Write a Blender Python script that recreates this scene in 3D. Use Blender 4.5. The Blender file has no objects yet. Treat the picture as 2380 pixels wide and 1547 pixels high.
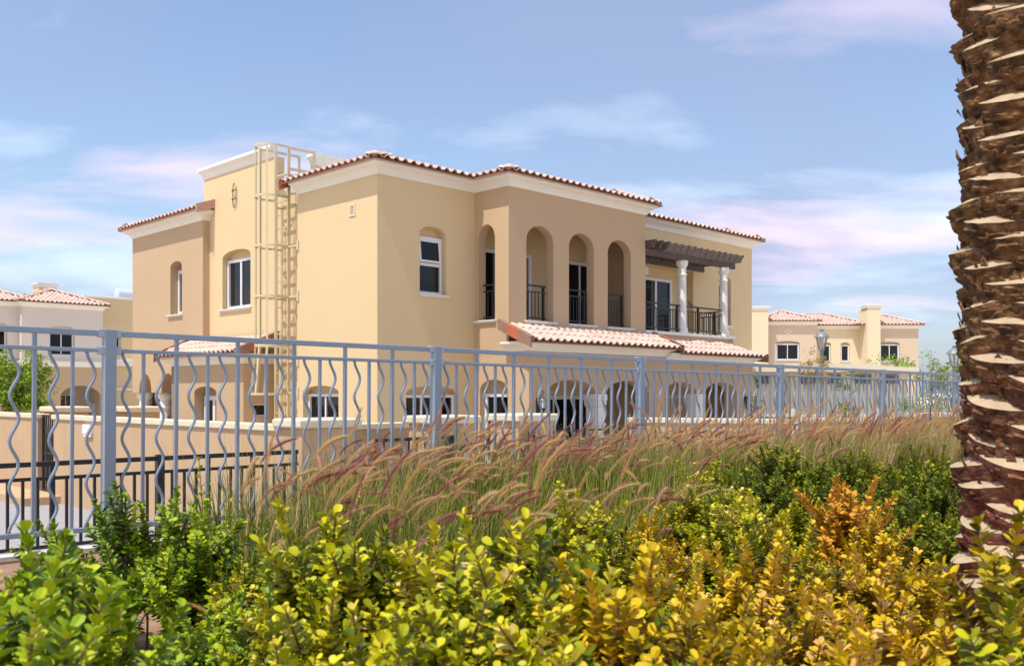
import bpy, bmesh, math, random
from mathutils import Vector, Matrix, noise
R = math.radians
random.seed(7)
S2 = math.sqrt(.5)

# ------------------------------------------------------------------ camera
scn = bpy.context.scene
col = scn.collection
FPX, CXP, HYP, EYE = 2215.0, 1190.0, 912.0, 2.3        # calibration for a 2380 px wide frame
cam_d = bpy.data.cameras.new('Camera')
cam = bpy.data.objects.new('Camera', cam_d); col.objects.link(cam)
cam.location = (0, 0, EYE); cam.rotation_euler = (R(90), 0, 0)
cam_d.sensor_width = 36; cam_d.lens = 36 * FPX / 2380
cam_d.shift_y = (HYP - 773.5) / 2380
cam_d.clip_start = .05; cam_d.clip_end = 6000
cam_d.dof.use_dof = True; cam_d.dof.focus_distance = 10.0; cam_d.dof.aperture_fstop = 7.0
scn.camera = cam

# ------------------------------------------------------------------ world and sun
SUN_EL, SUN_OFF = R(64.5), R(5.0)
ch = math.cos(SUN_EL)
SUN = Vector((-S2 * math.cos(SUN_OFF) + S2 * math.sin(SUN_OFF), -S2 * math.cos(SUN_OFF) - S2 * math.sin(SUN_OFF), 0)) * ch
SUN.z = math.sin(SUN_EL)
w = bpy.data.worlds.new('World'); scn.world = w; w.use_nodes = True
nt = w.node_tree; nt.nodes.clear()
def N(t, tree=None, **k):
    n = (tree or nt).nodes.new(t)
    for a, b in k.items(): setattr(n, a, b)
    return n
def mathn(tree, op, a, b=None, clamp=False):
    n = tree.nodes.new('ShaderNodeMath'); n.operation = op; n.use_clamp = clamp
    for i, x in enumerate((a, b)):
        if x is None: continue
        if isinstance(x, (int, float)): n.inputs[i].default_value = x
        else: tree.links.new(x, n.inputs[i])
    return n.outputs[0]
def mixc(tree, fac, a, b, blend='MIX'):
    n = tree.nodes.new('ShaderNodeMix'); n.data_type = 'RGBA'; n.blend_type = blend
    for i, x in ((0, fac), (6, a), (7, b)):
        if isinstance(x, (int, float)): n.inputs[i].default_value = x
        elif isinstance(x, tuple): n.inputs[i].default_value = (*x, 1) if len(x) == 3 else x
        else: tree.links.new(x, n.inputs[i])
    return n.outputs[2]
def ramp(tree, fac, stops, interp='LINEAR'):
    n = tree.nodes.new('ShaderNodeValToRGB'); n.color_ramp.interpolation = interp
    e = n.color_ramp.elements
    while len(e) < len(stops): e.new(.5)
    for i, (p, c) in enumerate(stops):
        e[i].position = p; e[i].color = (*c, 1) if len(c) == 3 else c
    tree.links.new(fac, n.inputs[0]); return n.outputs[0]
L = nt.links.new
sky = N('ShaderNodeTexSky'); sky.sky_type = 'NISHITA'; sky.sun_disc = False
sky.sun_elevation = SUN_EL; sky.sun_rotation = math.atan2(SUN.x, SUN.y)
sky.air_density = 1.0; sky.dust_density = 1.6; sky.ozone_density = 1.6; sky.altitude = 0
tc = N('ShaderNodeTexCoord')
sep = N('ShaderNodeSeparateXYZ'); L(tc.outputs['Generated'], sep.inputs[0])
zc = mathn(nt, 'ADD', mathn(nt, 'MAXIMUM', sep.outputs[2], 0.0), 0.16)
cmb = N('ShaderNodeCombineXYZ')
L(mathn(nt, 'DIVIDE', sep.outputs[0], zc), cmb.inputs[0]); L(mathn(nt, 'DIVIDE', sep.outputs[1], zc), cmb.inputs[1])
def cloud_noise(scale, detail, rough, off, sx=1.0):
    mp = N('ShaderNodeMapping'); mp.inputs['Location'].default_value = off; mp.inputs['Scale'].default_value = (sx, 1.0, 1)
    L(cmb.outputs[0], mp.inputs[0])
    n = N('ShaderNodeTexNoise'); n.inputs['Scale'].default_value = scale; n.inputs['Detail'].default_value = detail
    n.inputs['Roughness'].default_value = rough; n.inputs['Distortion'].default_value = .25
    L(mp.outputs[0], n.inputs['Vector']); return n.outputs['Fac']
CLOUD_A, CLOUD_B, CLOUD_C = (16.73, 9.53, 0), (10.73, 39.8, 0), (39.92, 4.85, 0)
# high thin veil (broad), bright cumulus bands, faint pink streaks
skyc = sky.outputs[0]
veil = ramp(nt, cloud_noise(.55, 5, .5, CLOUD_A), [(.36, (0, 0, 0)), (.62, (1, 1, 1))])
band = ramp(nt, cloud_noise(.95, 8, .52, CLOUD_B, .75), [(.50, (0, 0, 0)), (.72, (1, 1, 1))])
pink = ramp(nt, cloud_noise(1.25, 8, .55, CLOUD_C, .6), [(.55, (0, 0, 0)), (.74, (1, 1, 1))])
VEIL, BAND, PINK = (2.1, 2.5, 3.75), (6.1, 6.7, 7.7), (6.7, 5.2, 6.1)
c1 = mixc(nt, mathn(nt, 'ADD', mathn(nt, 'MULTIPLY', veil, .72), .14), skyc, VEIL)
c2 = mixc(nt, mathn(nt, 'MULTIPLY', band, .80), c1, BAND)
c3 = mixc(nt, mathn(nt, 'MULTIPLY', pink, .7), c2, PINK)
bg = N('ShaderNodeBackground'); bg.inputs[1].default_value = .096
out = N('ShaderNodeOutputWorld'); L(c3, bg.inputs[0]); L(bg.outputs[0], out.inputs[0])
sd = bpy.data.lights.new('Sun', 'SUN'); sd.energy = 2.15; sd.angle = R(.53); sd.color = (1, .955, .87)
so = bpy.data.objects.new('Sun', sd); col.objects.link(so); so.location = (-20, -20, 40)
so.rotation_euler = SUN.to_track_quat('Z', 'Y').to_euler()
vs = scn.view_settings
vs.view_transform = 'Standard'; vs.look = 'None'; vs.exposure = 1.09; vs.gamma = 1.0; vs.use_curve_mapping = False

# ------------------------------------------------------------------ materials
def newmat(name):
    m = bpy.data.materials.new(name); m.use_nodes = True
    t = m.node_tree; b = t.nodes['Principled BSDF']
    return m, t, b
def surf(name, base, base2=None, scale=3.0, rough=.85, bump=.0, bscale=60, metal=0, spec=.4, stain=None, coords='pos', detail=6):
    m, t, b = newmat(name)
    b.inputs['Roughness'].default_value = rough; b.inputs['Metallic'].default_value = metal
    b.inputs['Specular IOR Level'].default_value = spec
    if coords == 'pos':
        v = t.nodes.new('ShaderNodeNewGeometry').outputs['Position']
    else:
        v = t.nodes.new('ShaderNodeTexCoord').outputs['Object']
    c = None
    if base2 is not None:
        n = t.nodes.new('ShaderNodeTexNoise'); n.inputs['Scale'].default_value = scale; n.inputs['Detail'].default_value = detail
        n.inputs['Roughness'].default_value = .6
        t.links.new(v, n.inputs['Vector'])
        f = ramp(t, n.outputs['Fac'], [(.32, (0, 0, 0)), (.68, (1, 1, 1))])
        c = mixc(t, f, base, base2)
    if stain is not None:                                        # vertical weather streaks
        mp = t.nodes.new('ShaderNodeMapping'); mp.inputs['Scale'].default_value = (7, 7, .35)
        t.links.new(v, mp.inputs[0])
        n2 = t.nodes.new('ShaderNodeTexNoise'); n2.inputs['Scale'].default_value = 1.0; n2.inputs['Detail'].default_value = 7
        t.links.new(mp.outputs[0], n2.inputs['Vector'])
        f2 = ramp(t, n2.outputs['Fac'], [(.5, (0, 0, 0)), (.8, (.5, .5, .5))])
        c = mixc(t, f2, c if c is not None else base, stain)
    if c is not None: t.links.new(c, b.inputs['Base Color'])
    else: b.inputs['Base Color'].default_value = (*base, 1)
    if bump:
        nb = t.nodes.new('ShaderNodeTexNoise'); nb.inputs['Scale'].default_value = bscale; nb.inputs['Detail'].default_value = 5
        nb.inputs['Roughness'].default_value = .65
        t.links.new(v, nb.inputs['Vector'])
        bp = t.nodes.new('ShaderNodeBump'); bp.inputs['Strength'].default_value = bump; bp.inputs['Distance'].default_value = .01
        t.links.new(nb.outputs['Fac'], bp.inputs['Height']); t.links.new(bp.outputs[0], b.inputs['Normal'])
    return m
M = {}
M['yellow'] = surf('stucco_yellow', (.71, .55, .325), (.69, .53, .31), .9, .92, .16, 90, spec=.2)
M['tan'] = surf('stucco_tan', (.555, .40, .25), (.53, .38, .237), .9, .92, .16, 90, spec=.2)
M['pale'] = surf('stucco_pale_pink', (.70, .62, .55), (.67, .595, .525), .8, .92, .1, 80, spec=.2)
M['hazetan'] = surf('stucco_tan_hazed', (.65, .52, .385), (.63, .50, .37), .8, .92, .1, 80, spec=.2)  # tan for the far row house, distance haze painted in as a lighter colour
M['hazeyellow'] = surf('stucco_yellow_hazed', (.77, .645, .44), (.75, .625, .42), .8, .92, .1, 80, spec=.2)  # yellow lightened likewise, haze put into the colour instead of the air
M['utility'] = surf('pale_cream_render', (.80, .71, .53), (.77, .68, .50), .8, .92, .1, 80, spec=.2)
M['verge_pale'] = surf('pale_terracotta', (.56, .33, .26), (.50, .28, .21), 8, .75, .15, 60)
M['garden'] = surf('stucco_garden_wall', (.56, .385, .23), (.52, .355, .21), .9, .92, .3, 70, spec=.2, stain=(.42, .30, .19))
M['white'] = surf('white_trim', (.83, .81, .76), (.80, .78, .73), 2.5, .75, .06, 60, spec=.3)
M['cream'] = surf('cream_coping', (.74, .64, .46), (.69, .59, .42), 3, .85, .15, 60, spec=.25, stain=(.56, .48, .35))
M['pvc'] = surf('white_pvc_frame', (.78, .78, .79), rough=.35)
M['greyfence'] = surf('blue_grey_paint', (.26, .325, .415), (.295, .36, .445), 9, .38, .06, 160, metal=.25, spec=.5)
M['galv'] = surf('bracket_grey', (.42, .46, .52), rough=.35, metal=.4)
M['black'] = surf('black_iron', (.012, .012, .013), (.02, .02, .021), 20, .42, .05, 120)
M['ladder'] = surf('cream_painted_steel', (.66, .57, .37), (.61, .53, .34), 6, .5, .04, 80)
M['wood'] = surf('dark_weathered_wood', (.085, .058, .052), (.15, .11, .10), 14, .8, .35, 50)
M['soil'] = surf('red_brown_soil', (.27, .155, .095), (.36, .225, .15), 6, .97, .8, 45, spec=.1)
M['paving'] = surf('concrete_paving', (.36, .345, .345), (.30, .29, .29), 4, .9, .3, 50)
M['path'] = surf('warm_concrete_path', (.56, .48, .40), (.50, .43, .355), 3, .9, .3, 50)
M['sand'] = surf('pale_sand_ground', (.66, .545, .41), (.60, .50, .37), .6, .95, .3, 20)
M['kerb'] = surf('pale_kerb', (.62, .59, .55), (.56, .53, .49), 5, .85, .2, 60)
M['ironwork'] = surf('rusty_wrought_iron', (.11, .065, .04), (.17, .10, .06), 40, .7)
M['lampglass'] = surf('frosted_lamp_glass', (.62, .62, .60), rough=.3)
def clear_mat():
    m, t, b = newmat('clear_lamp_glass'); b.inputs['Base Color'].default_value = (.8, .82, .82, 1); b.inputs['Roughness'].default_value = .08
    tr = t.nodes.new('ShaderNodeBsdfTransparent'); mx = t.nodes.new('ShaderNodeMixShader'); mx.inputs[0].default_value = .35
    t.links.new(tr.outputs[0], mx.inputs[1]); t.links.new(b.outputs[0], mx.inputs[2]); t.links.new(mx.outputs[0], t.nodes['Material Output'].inputs[0]); return m
M['clear'] = clear_mat()
M['lampgrey'] = surf('grey_lamp_metal', (.21, .22, .23), (.26, .27, .28), 12, .5, metal=.2)
M['tank'] = surf('blue_white_tank', (.55, .62, .68), rough=.5)
M['bird'] = surf('pigeon_feathers', (.10, .09, .09), (.17, .15, .15), 40, .7)
M['verge_orange'] = surf('orange_verge_tile', (.52, .155, .07), (.45, .13, .06), 8, .7, .15, 60)
M['verge_brown'] = surf('brown_verge_tile', (.27, .15, .11), (.34, .19, .14), 8, .75, .15, 60)
M['stem'] = surf('woody_stem', (.17, .095, .06), (.24, .14, .09), 60, .85, coords='obj')
M['trunkbark'] = surf('tree_bark', (.20, .15, .11), (.28, .22, .17), 30, .9, .4, 40)
def glass_mat():
    m, t, b = newmat('dark_tinted_glass')
    b.inputs['Base Color'].default_value = (.006, .007, .008, 1); b.inputs['Roughness'].default_value = .03
    b.inputs['Specular IOR Level'].default_value = .38
    return m
M['glass'] = glass_mat()
def tile_mat():
    m, t, b = newmat('clay_roof_tile')
    g = t.nodes.new('ShaderNodeNewGeometry'); oi = t.nodes.new('ShaderNodeObjectInfo')
    r = mathn(t, 'FRACT', mathn(t, 'ADD', g.outputs['Random Per Island'], oi.outputs['Random']))
    c = ramp(t, r, [(0, (.57, .37, .295)), (.3, (.63, .44, .365)), (.6, (.65, .475, .40)), (.85, (.59, .40, .325)), (1, (.52, .315, .245))])
    n = t.nodes.new('ShaderNodeTexNoise'); n.inputs['Scale'].default_value = 9; n.inputs['Detail'].default_value = 6
    t.links.new(g.outputs['Position'], n.inputs['Vector'])
    f = ramp(t, n.outputs['Fac'], [(.35, (0, 0, 0)), (.75, (.45, .45, .45))])
    t.links.new(mixc(t, f, c, (.66, .56, .50)), b.inputs['Base Color'])
    b.inputs['Roughness'].default_value = .8; b.inputs['Specular IOR Level'].default_value = .3
    return m
M['tile'] = tile_mat()
M['tilebed'] = surf('clay_roof_bed', (.30, .12, .07), (.24, .10, .06), 12, .9)
def leaf_mat(name, stops, trans=.14, rough=.45, spec=.22):
    m, t, b = newmat(name)
    g = t.nodes.new('ShaderNodeNewGeometry'); oi = t.nodes.new('ShaderNodeObjectInfo')
    r = mathn(t, 'ADD', mathn(t, 'MULTIPLY', g.outputs['Random Per Island'], .55), mathn(t, 'MULTIPLY', oi.outputs['Random'], .45))
    c = ramp(t, r, stops)
    t.links.new(c, b.inputs['Base Color'])
    b.inputs['Roughness'].default_value = rough; b.inputs['Specular IOR Level'].default_value = spec
    tr = t.nodes.new('ShaderNodeBsdfTranslucent'); t.links.new(c, tr.inputs[0])
    mx = t.nodes.new('ShaderNodeMixShader'); mx.inputs[0].default_value = trans
    o = t.nodes['Material Output']
    t.links.new(b.outputs[0], mx.inputs[1]); t.links.new(tr.outputs[0], mx.inputs[2]); t.links.new(mx.outputs[0], o.inputs[0])
    return m
M['leaf_green'] = leaf_mat('leaf_fresh_green', [(0, (.018, .048, .003)), (.25, (.07, .15, .004)), (.5, (.26, .38, .007)), (.85, (.50, .56, .018)), (1, (.62, .50, .18))])
M['leaf_lime'] = leaf_mat('leaf_yellow_green', [(0, (.030, .050, .003)), (.25, (.13, .17, .004)), (.5, (.42, .42, .006)), (.80, (.70, .60, .015)), (1, (.72, .54, .26))])
M['leaf_gold'] = leaf_mat('leaf_golden', [(0, (.055, .055, .003)), (.22, (.20, .17, .004)), (.5, (.58, .42, .007)), (.80, (.80, .53, .020)), (1, (.76, .46, .22))])
M['leaf_amber'] = leaf_mat('leaf_amber', [(0, (.30, .18, .01)), (.4, (.60, .33, .015)), (.8, (.72, .38, .04)), (1, (.62, .28, .08))])
M['leaf_dark'] = leaf_mat('leaf_dark_green', [(0, (.035, .060, .003)), (.4, (.11, .155, .004)), (.75, (.27, .29, .007)), (1, (.48, .42, .02))], .14, .5, .2)
M['leaf_tree'] = leaf_mat('leaf_tree_green', [(0, (.07, .17, .01)), (.5, (.19, .33, .015)), (1, (.40, .48, .05))])
M['leaf_pale'] = leaf_mat('leaf_pale_green', [(0, (.12, .20, .03)), (.6, (.28, .36, .05)), (1, (.42, .42, .09))])
M['leaf_dry'] = leaf_mat('leaf_dry_straw', [(0, (.34, .25, .07)), (1, (.52, .38, .13))])
M['blade'] = leaf_mat('grass_blade_green', [(0, (.028, .055, .005)), (.35, (.10, .16, .010)), (.7, (.27, .31, .028)), (1, (.58, .48, .18))], .18, .5, .3)
M['blade_dry'] = leaf_mat('grass_blade_straw', [(0, (.08, .12, .02)), (.3, (.26, .27, .07)), (.65, (.58, .46, .22)), (1, (.70, .55, .33))], .22, .5, .3)
M['plume_purple'] = leaf_mat('plume_purple', [(0, (.30, .075, .085)), (.5, (.46, .16, .15)), (1, (.56, .30, .25))], .4, .8, .15)
M['plume_rose'] = leaf_mat('plume_rose_tan', [(0, (.50, .25, .15)), (.5, (.62, .36, .22)), (1, (.68, .46, .30))], .4, .8, .15)
M['plume_straw'] = leaf_mat('plume_straw', [(0, (.60, .37, .14)), (.5, (.74, .51, .23)), (1, (.78, .61, .37))], .4, .8, .15)
def bark_mat():
    m, t, b = newmat('palm_boot_bark')
    v = t.nodes.new('ShaderNodeNewGeometry').outputs['Position']
    sp = t.nodes.new('ShaderNodeSeparateXYZ'); t.links.new(v, sp.inputs[0])
    n = t.nodes.new('ShaderNodeTexNoise'); n.inputs['Scale'].default_value = 16; n.inputs['Detail'].default_value = 8; n.inputs['Roughness'].default_value = .65
    mp = t.nodes.new('ShaderNodeMapping'); mp.inputs['Scale'].default_value = (1, 1, 1.8); t.links.new(v, mp.inputs[0]); t.links.new(mp.outputs[0], n.inputs['Vector'])
    brown = ramp(t, n.outputs['Fac'], [(.30, (.022, .012, .007)), (.46, (.12, .060, .024)), (.58, (.25, .125, .048)), (.72, (.42, .27, .14))])
    red = ramp(t, n.outputs['Fac'], [(.30, (.035, .009, .009)), (.46, (.16, .040, .030)), (.58, (.29, .090, .060)), (.72, (.44, .23, .17))])
    n2 = t.nodes.new('ShaderNodeTexNoise'); n2.inputs['Scale'].default_value = 2.2; t.links.new(v, n2.inputs['Vector'])
    h = mathn(t, 'ADD', sp.outputs[2], mathn(t, 'MULTIPLY', n2.outputs['Fac'], .5))
    mr = t.nodes.new('ShaderNodeMapRange'); t.links.new(h, mr.inputs[0]); mr.inputs[1].default_value = 2.10; mr.inputs[2].default_value = 2.75
    t.links.new(mixc(t, mr.outputs[0], red, brown), b.inputs['Base Color'])
    b.inputs['Roughness'].default_value = .75; b.inputs['Specular IOR Level'].default_value = .35
    nb = t.nodes.new('ShaderNodeTexNoise'); nb.inputs['Scale'].default_value = 55; nb.inputs['Detail'].default_value = 8; t.links.new(mp.outputs[0], nb.inputs['Vector'])
    bp = t.nodes.new('ShaderNodeBump'); bp.inputs['Strength'].default_value = .9; bp.inputs['Distance'].default_value = .02
    t.links.new(nb.outputs['Fac'], bp.inputs['Height']); t.links.new(bp.outputs[0], b.inputs['Normal'])
    return m
M['bark'] = bark_mat()
M['cut'] = surf('palm_boot_cut_face', (.54, .41, .26), (.40, .285, .17), 22, .85, .5, 90, stain=(.28, .18, .11))

# ------------------------------------------------------------------ mesh helpers
class MB:
    def __init__(s): s.v = []; s.f = []; s.mi = []
    def add(s, vs, fs, mi=0):
        o = len(s.v); s.v += [tuple(p) for p in vs]; s.f += [tuple(i + o for i in f) for f in fs]; s.mi += [mi] * len(fs)
    def box(s, a, b, mi=0):
        x0, y0, z0 = [min(p, q) for p, q in zip(a, b)]; x1, y1, z1 = [max(p, q) for p, q in zip(a, b)]
        s.add([(x0, y0, z0), (x1, y0, z0), (x1, y1, z0), (x0, y1, z0), (x0, y0, z1), (x1, y0, z1), (x1, y1, z1), (x0, y1, z1)],
              [(0, 3, 2, 1), (4, 5, 6, 7), (0, 1, 5, 4), (1, 2, 6, 5), (2, 3, 7, 6), (3, 0, 4, 7)], mi)
    def bbox(s, a, b, c=.01, mi=0):                               # chamfered box
        x0, y0, z0 = [min(p, q) for p, q in zip(a, b)]; x1, y1, z1 = [max(p, q) for p, q in zip(a, b)]
        vs = []
        for (z, k) in ((z0, c), (z0 + c, 0), (z1 - c, 0), (z1, c)):
            for (x, y, dx, dy) in ((x0, y0, 1, 1), (x1, y0, -1, 1), (x1, y1, -1, -1), (x0, y1, 1, -1)):
                vs.append((x + dx * (k + c * .0), y + dy * k, z))
        fs = [(3, 2, 1, 0), (12, 13, 14, 15)]
        for r in range(3):
            for i in range(4):
                j = (i + 1) % 4; fs.append((r * 4 + i, r * 4 + j, r * 4 + 4 + j, r * 4 + 4 + i))
        s.add(vs, fs, mi)
    def tube(s, pts, rad, n=6, cap=True, mi=0):
        pts = [Vector(p) for p in pts]; m = len(pts)
        rr = rad if isinstance(rad, (list, tuple)) else [rad] * m
        vs = []; ref = Vector((0, 0, 1))
        t0 = (pts[1] - pts[0]).normalized()
        if abs(t0.dot(ref)) > .9: ref = Vector((1, 0, 0))
        a = t0.cross(ref).normalized()
        for i in range(m):
            t = (pts[min(i + 1, m - 1)] - pts[max(i - 1, 0)]).normalized()
            a = (a - t * a.dot(t)).normalized(); b = t.cross(a)
            for k in range(n):
                an = 2 * math.pi * k / n
                vs.append(pts[i] + (a * math.cos(an) + b * math.sin(an)) * rr[i])
        fs = []
        for i in range(m - 1):
            for k in range(n):
                k2 = (k + 1) % n; fs.append((i * n + k, i * n + k2, (i + 1) * n + k2, (i + 1) * n + k))
        if cap: fs += [tuple(range(n - 1, -1, -1)), tuple((m - 1) * n + k for k in range(n))]
        s.add(vs, fs, mi)
    def lathe(s, prof, n=20, c=(0, 0), mi=0):
        m = len(prof); vs = []
        for (r, z) in prof:
            for k in range(n):
                an = 2 * math.pi * k / n; vs.append((c[0] + r * math.cos(an), c[1] + r * math.sin(an), z))
        fs = []
        for i in range(m - 1):
            for k in range(n):
                k2 = (k + 1) % n; fs.append((i * n + k, i * n + k2, (i + 1) * n + k2, (i + 1) * n + k))
        fs += [tuple(range(n - 1, -1, -1)), tuple((m - 1) * n + k for k in range(n))]
        s.add(vs, fs, mi)
    def mesh(s, name, mats, smooth=False):
        me = bpy.data.meshes.new(name); me.from_pydata(s.v, [], s.f)
        mats = mats if isinstance(mats, (list, tuple)) else [mats]
        for m in mats: me.materials.append(M[m] if isinstance(m, str) else m)
        if len(mats) > 1: me.polygons.foreach_set('material_index', s.mi)
        if smooth: me.polygons.foreach_set('use_smooth', [True] * len(me.polygons))
        me.update(); return me
    def build(s, name, mats, parent=None, smooth=False, kind=None):
        return link(name, s.mesh(name, mats, smooth), parent, kind)
def link(name, me, parent=None, kind=None):
    o = bpy.data.objects.new(name, me); col.objects.link(o)
    if parent is not None: o.parent = parent
    if kind: o['kind'] = kind
    return o
def tag(o, label, cat, group=None):
    o['label'] = label; o['category'] = cat
    if group: o['group'] = group
    return o
def thing(name, loc, label, cat, group=None, rz=0.0):
    o = bpy.data.objects.new(name, None); col.objects.link(o); o.empty_display_size = .2
    o.location = loc; o.rotation_euler = (0, 0, rz)
    return tag(o, label, cat, group)
def auto_smooth(o, ang=40):
    me = o.data
    me.polygons.foreach_set('use_smooth', [True] * len(me.polygons))
    try: me.set_sharp_from_angle(angle=R(ang))
    except Exception: pass
    return o
def pix(x, Y): return (x - CXP) / FPX * Y                        # world X of a picture column at depth Y

C0 = Vector(((877 - CXP) / FPX * 19.0, 19.0, 0))                  # near corner of the villa; local x runs right-away, y left-away
HR = R(45)
def PR(c): return lambda s, z, d: (s, c + d, z)                   # wall on v = c, inward is +v
def PL(c): return lambda s, z, d: (c + d, s, z)                   # wall on u = c, inward is +u

# ------------------------------------------------------------------ wall with arched openings
ARC = 14
def arc_pts(o):
    s0, s1, z0, zs, zt = o
    if zt <= zs + 1e-4: return [(s0, zs), (s1, zs)]
    c = (s0 + s1) / 2; h = (s1 - s0) / 2
    return [(c - h * math.cos(math.pi * i / ARC), zs + (zt - zs) * math.sin(math.pi * i / ARC)) for i in range(ARC + 1)]
def wall(parent, P, s0, s1, bands, mat, depth=.2, back=False, name='wall', caps=True):
    """bands: list of (z0, z1, openings). opening = (s0, s1, sill, spring, top)."""
    mb = MB()
    polys = []; loops = []
    for (z0, z1, ops) in bands:
        cur = s0
        for o in sorted(ops):
            a, b, zb, zs, zt = o
            if a > cur + 1e-5: polys.append([(cur, z0), (a, z0), (a, z1), (cur, z1)])
            if zb > z0 + 1e-5: polys.append([(a, z0), (b, z0), (b, zb), (a, zb)])
            ap = arc_pts(o)
            for (p, q) in zip(ap, ap[1:]):
                polys.append([p, q, (q[0], z1), (p[0], z1)])
            lp = [(a, zb)] + ap + [(b, zb)]
            loops.append((lp, zb > z0 + 1e-5))
            cur = b
        if s1 > cur + 1e-5: polys.append([(cur, z0), (s1, z0), (s1, z1), (cur, z1)])
    for d in ((0, depth) if back else (0,)):
        for pl in polys:
            mb.add([P(s, z, d) for s, z in pl], [tuple(range(len(pl)))])
    for lp, closed in loops:
        segs = list(zip(lp, lp[1:])) + ([(lp[-1], lp[0])] if closed else [])
        for p, q in segs:
            mb.add([P(*p, 0), P(*q, 0), P(*q, depth), P(*p, depth)], [(0, 1, 2, 3)])
    if back and caps:
        zb = bands[0][0]; zt = bands[-1][1]
        for s in (s0, s1): mb.add([P(s, zb, 0), P(s, zt, 0), P(s, zt, depth), P(s, zb, depth)], [(0, 1, 2, 3)])
        mb.add([P(s0, zt, 0), P(s1, zt, 0), P(s1, zt, depth), P(s0, zt, depth)], [(0, 1, 2, 3)])
    return mb.build(name, mat, parent)
def tympanum(parent, P, o, zh, depth, mat):
    """recessed wall between window head zh and the arch."""
    ap = arc_pts(o); a, b = o[0], o[1]
    mb = MB()
    for p, q in zip(ap, ap[1:]):
        mb.add([P(p[0], zh, depth), P(q[0], zh, depth), P(q[0], max(q[1], zh), depth), P(p[0], max(p[1], zh), depth)], [(0, 1, 2, 3)])
    return mb.build('arch_panel', mat, parent)
def pbox(mb, P, s0, s1, z0, z1, d0, d1, c=0, mi=0):
    a = P(s0, z0, d0); b = P(s1, z1, d1)
    if c: mb.bbox(a, b, c, mi)
    else: mb.box(a, b, mi)
def window(parent, P, s0, s1, z0, z1, depth, lights=2, fw=.055, transom=None, name='window', stile=.045):
    mb = MB(); d0, d1 = depth - .05, depth + .03
    pbox(mb, P, s0, s0 + fw, z0, z1, d0, d1); pbox(mb, P, s1 - fw, s1, z0, z1, d0, d1)
    pbox(mb, P, s0 + fw, s1 - fw, z1 - fw, z1, d0, d1); pbox(mb, P, s0 + fw, s1 - fw, z0, z0 + fw, d0, d1)
    w_ = (s1 - s0 - 2 * fw) / lights
    for i in range(1, lights):
        c = s0 + fw + w_ * i; pbox(mb, P, c - stile / 2, c + stile / 2, z0 + fw, z1 - fw, d0 + .008, d1)
    if transom: pbox(mb, P, s0 + fw, s1 - fw, transom - .035, transom + .035, d0 + .006, d1)
    f = mb.build(name, 'pvc', parent)
    zs = [z0 + fw] + ([transom - .035, transom + .035] if transom else []) + [z1 - fw]
    for i in range(lights):
        for j in range(0, len(zs), 2):
            pm = MB(); a = s0 + fw + w_ * i + (stile / 2 if i else 0); b = s0 + fw + w_ * (i + 1) - (stile / 2 if i < lights - 1 else 0)
            pbox(pm, P, a, b, zs[j], zs[j + 1], depth - .012 + .012 * (i % 2), depth + .004 + .012 * (i % 2))
            pm.build('pane', 'glass', f)
    return f
def sill(parent, P, s0, s1, z, out_=.07, t=.055, mat='white'):
    mb = MB(); pbox(mb, P, s0, s1, z - t * .45, z, -out_, .10, .006); pbox(mb, P, s0 + .02, s1 - .02, z - t, z - t * .45 - .001, -out_ * .65, .05, .006)
    return mb.build('sill', mat, parent)
def sweep(path, prof, zbase, name, mat, parent):
    """profile (offset outwards to the right of travel, height) swept along a path of (u, v)."""
    pts = [Vector(p) for p in path]; n = len(pts); nr = []
    for i in range(n):
        ns = []
        if i > 0: d = (pts[i] - pts[i - 1]).normalized(); ns.append(Vector((d.y, -d.x)))
        if i < n - 1: d = (pts[i + 1] - pts[i]).normalized(); ns.append(Vector((d.y, -d.x)))
        m = sum(ns, Vector((0, 0))).normalized()
        nr.append(m / max(.2, m.dot(ns[0])))
    mb = MB(); k = len(prof); vs = []
    for p, m in zip(pts, nr):
        for (o, z) in prof: q = p + m * o; vs.append((q.x, q.y, zbase + z))
    fs = []
    for i in range(n - 1):
        for j in range(k):
            j2 = (j + 1) % k; fs.append((i * k + j, (i + 1) * k + j, (i + 1) * k + j2, i * k + j2))
    fs += [tuple(range(k)), tuple((n - 1) * k + j for j in range(k - 1, -1, -1))]
    mb.add(vs, fs); return mb.build(name, mat, parent)
COVE = [(0.0, 0), (.025, 0), (.035, .02), (.045, .05), (.065, .085), (.10, .12), (.145, .145), (.185, .155), (.19, .175), (.22, .18), (.23, .19), (.23, .25), (0.0, .25)]
def scaled(prof, a, b): return [(x * a, z * b) for x, z in prof]

# ------------------------------------------------------------------ roof tiles
PITCH, TEXP = .215, .325
def tile_mb(L_=.375):
    pr = [(-.1075, 0), (-.066, .002), (-.054, .028), (-.032, .050), (0, .059), (.032, .050), (.054, .028), (.066, .002), (.1075, 0)]
    mb = MB(); n = len(pr); vs = []
    for (y, dz, k) in ((0, .02, 1.0), (L_, -.004, .94)):
        for (x, z) in pr: vs.append((x, y, z * k + dz))
    for (y, dz, k) in ((0, .004, 1.0), (L_, -.018, .94)):
        for (x, z) in pr: vs.append((x * .98, y, z * k * .9 + dz))
    fs = []
    for i in range(n - 1):
        fs.append((i, i + 1, n + i + 1, n + i)); fs.append((2 * n + i, i, i + 1, 2 * n + i + 1)[::-1]); fs.append((2 * n + i, 3 * n + i, 3 * n + i + 1, 2 * n + i + 1))
    mb.add(vs, fs); return mb
TILE_MB = tile_mb()
TILE_ME = TILE_MB.mesh('roof_tile', 'tile'); 
TILE_ME.polygons.foreach_set('use_smooth', [True] * len(TILE_ME.polygons)); TILE_ME.set_sharp_from_angle(angle=R(45))
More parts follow.
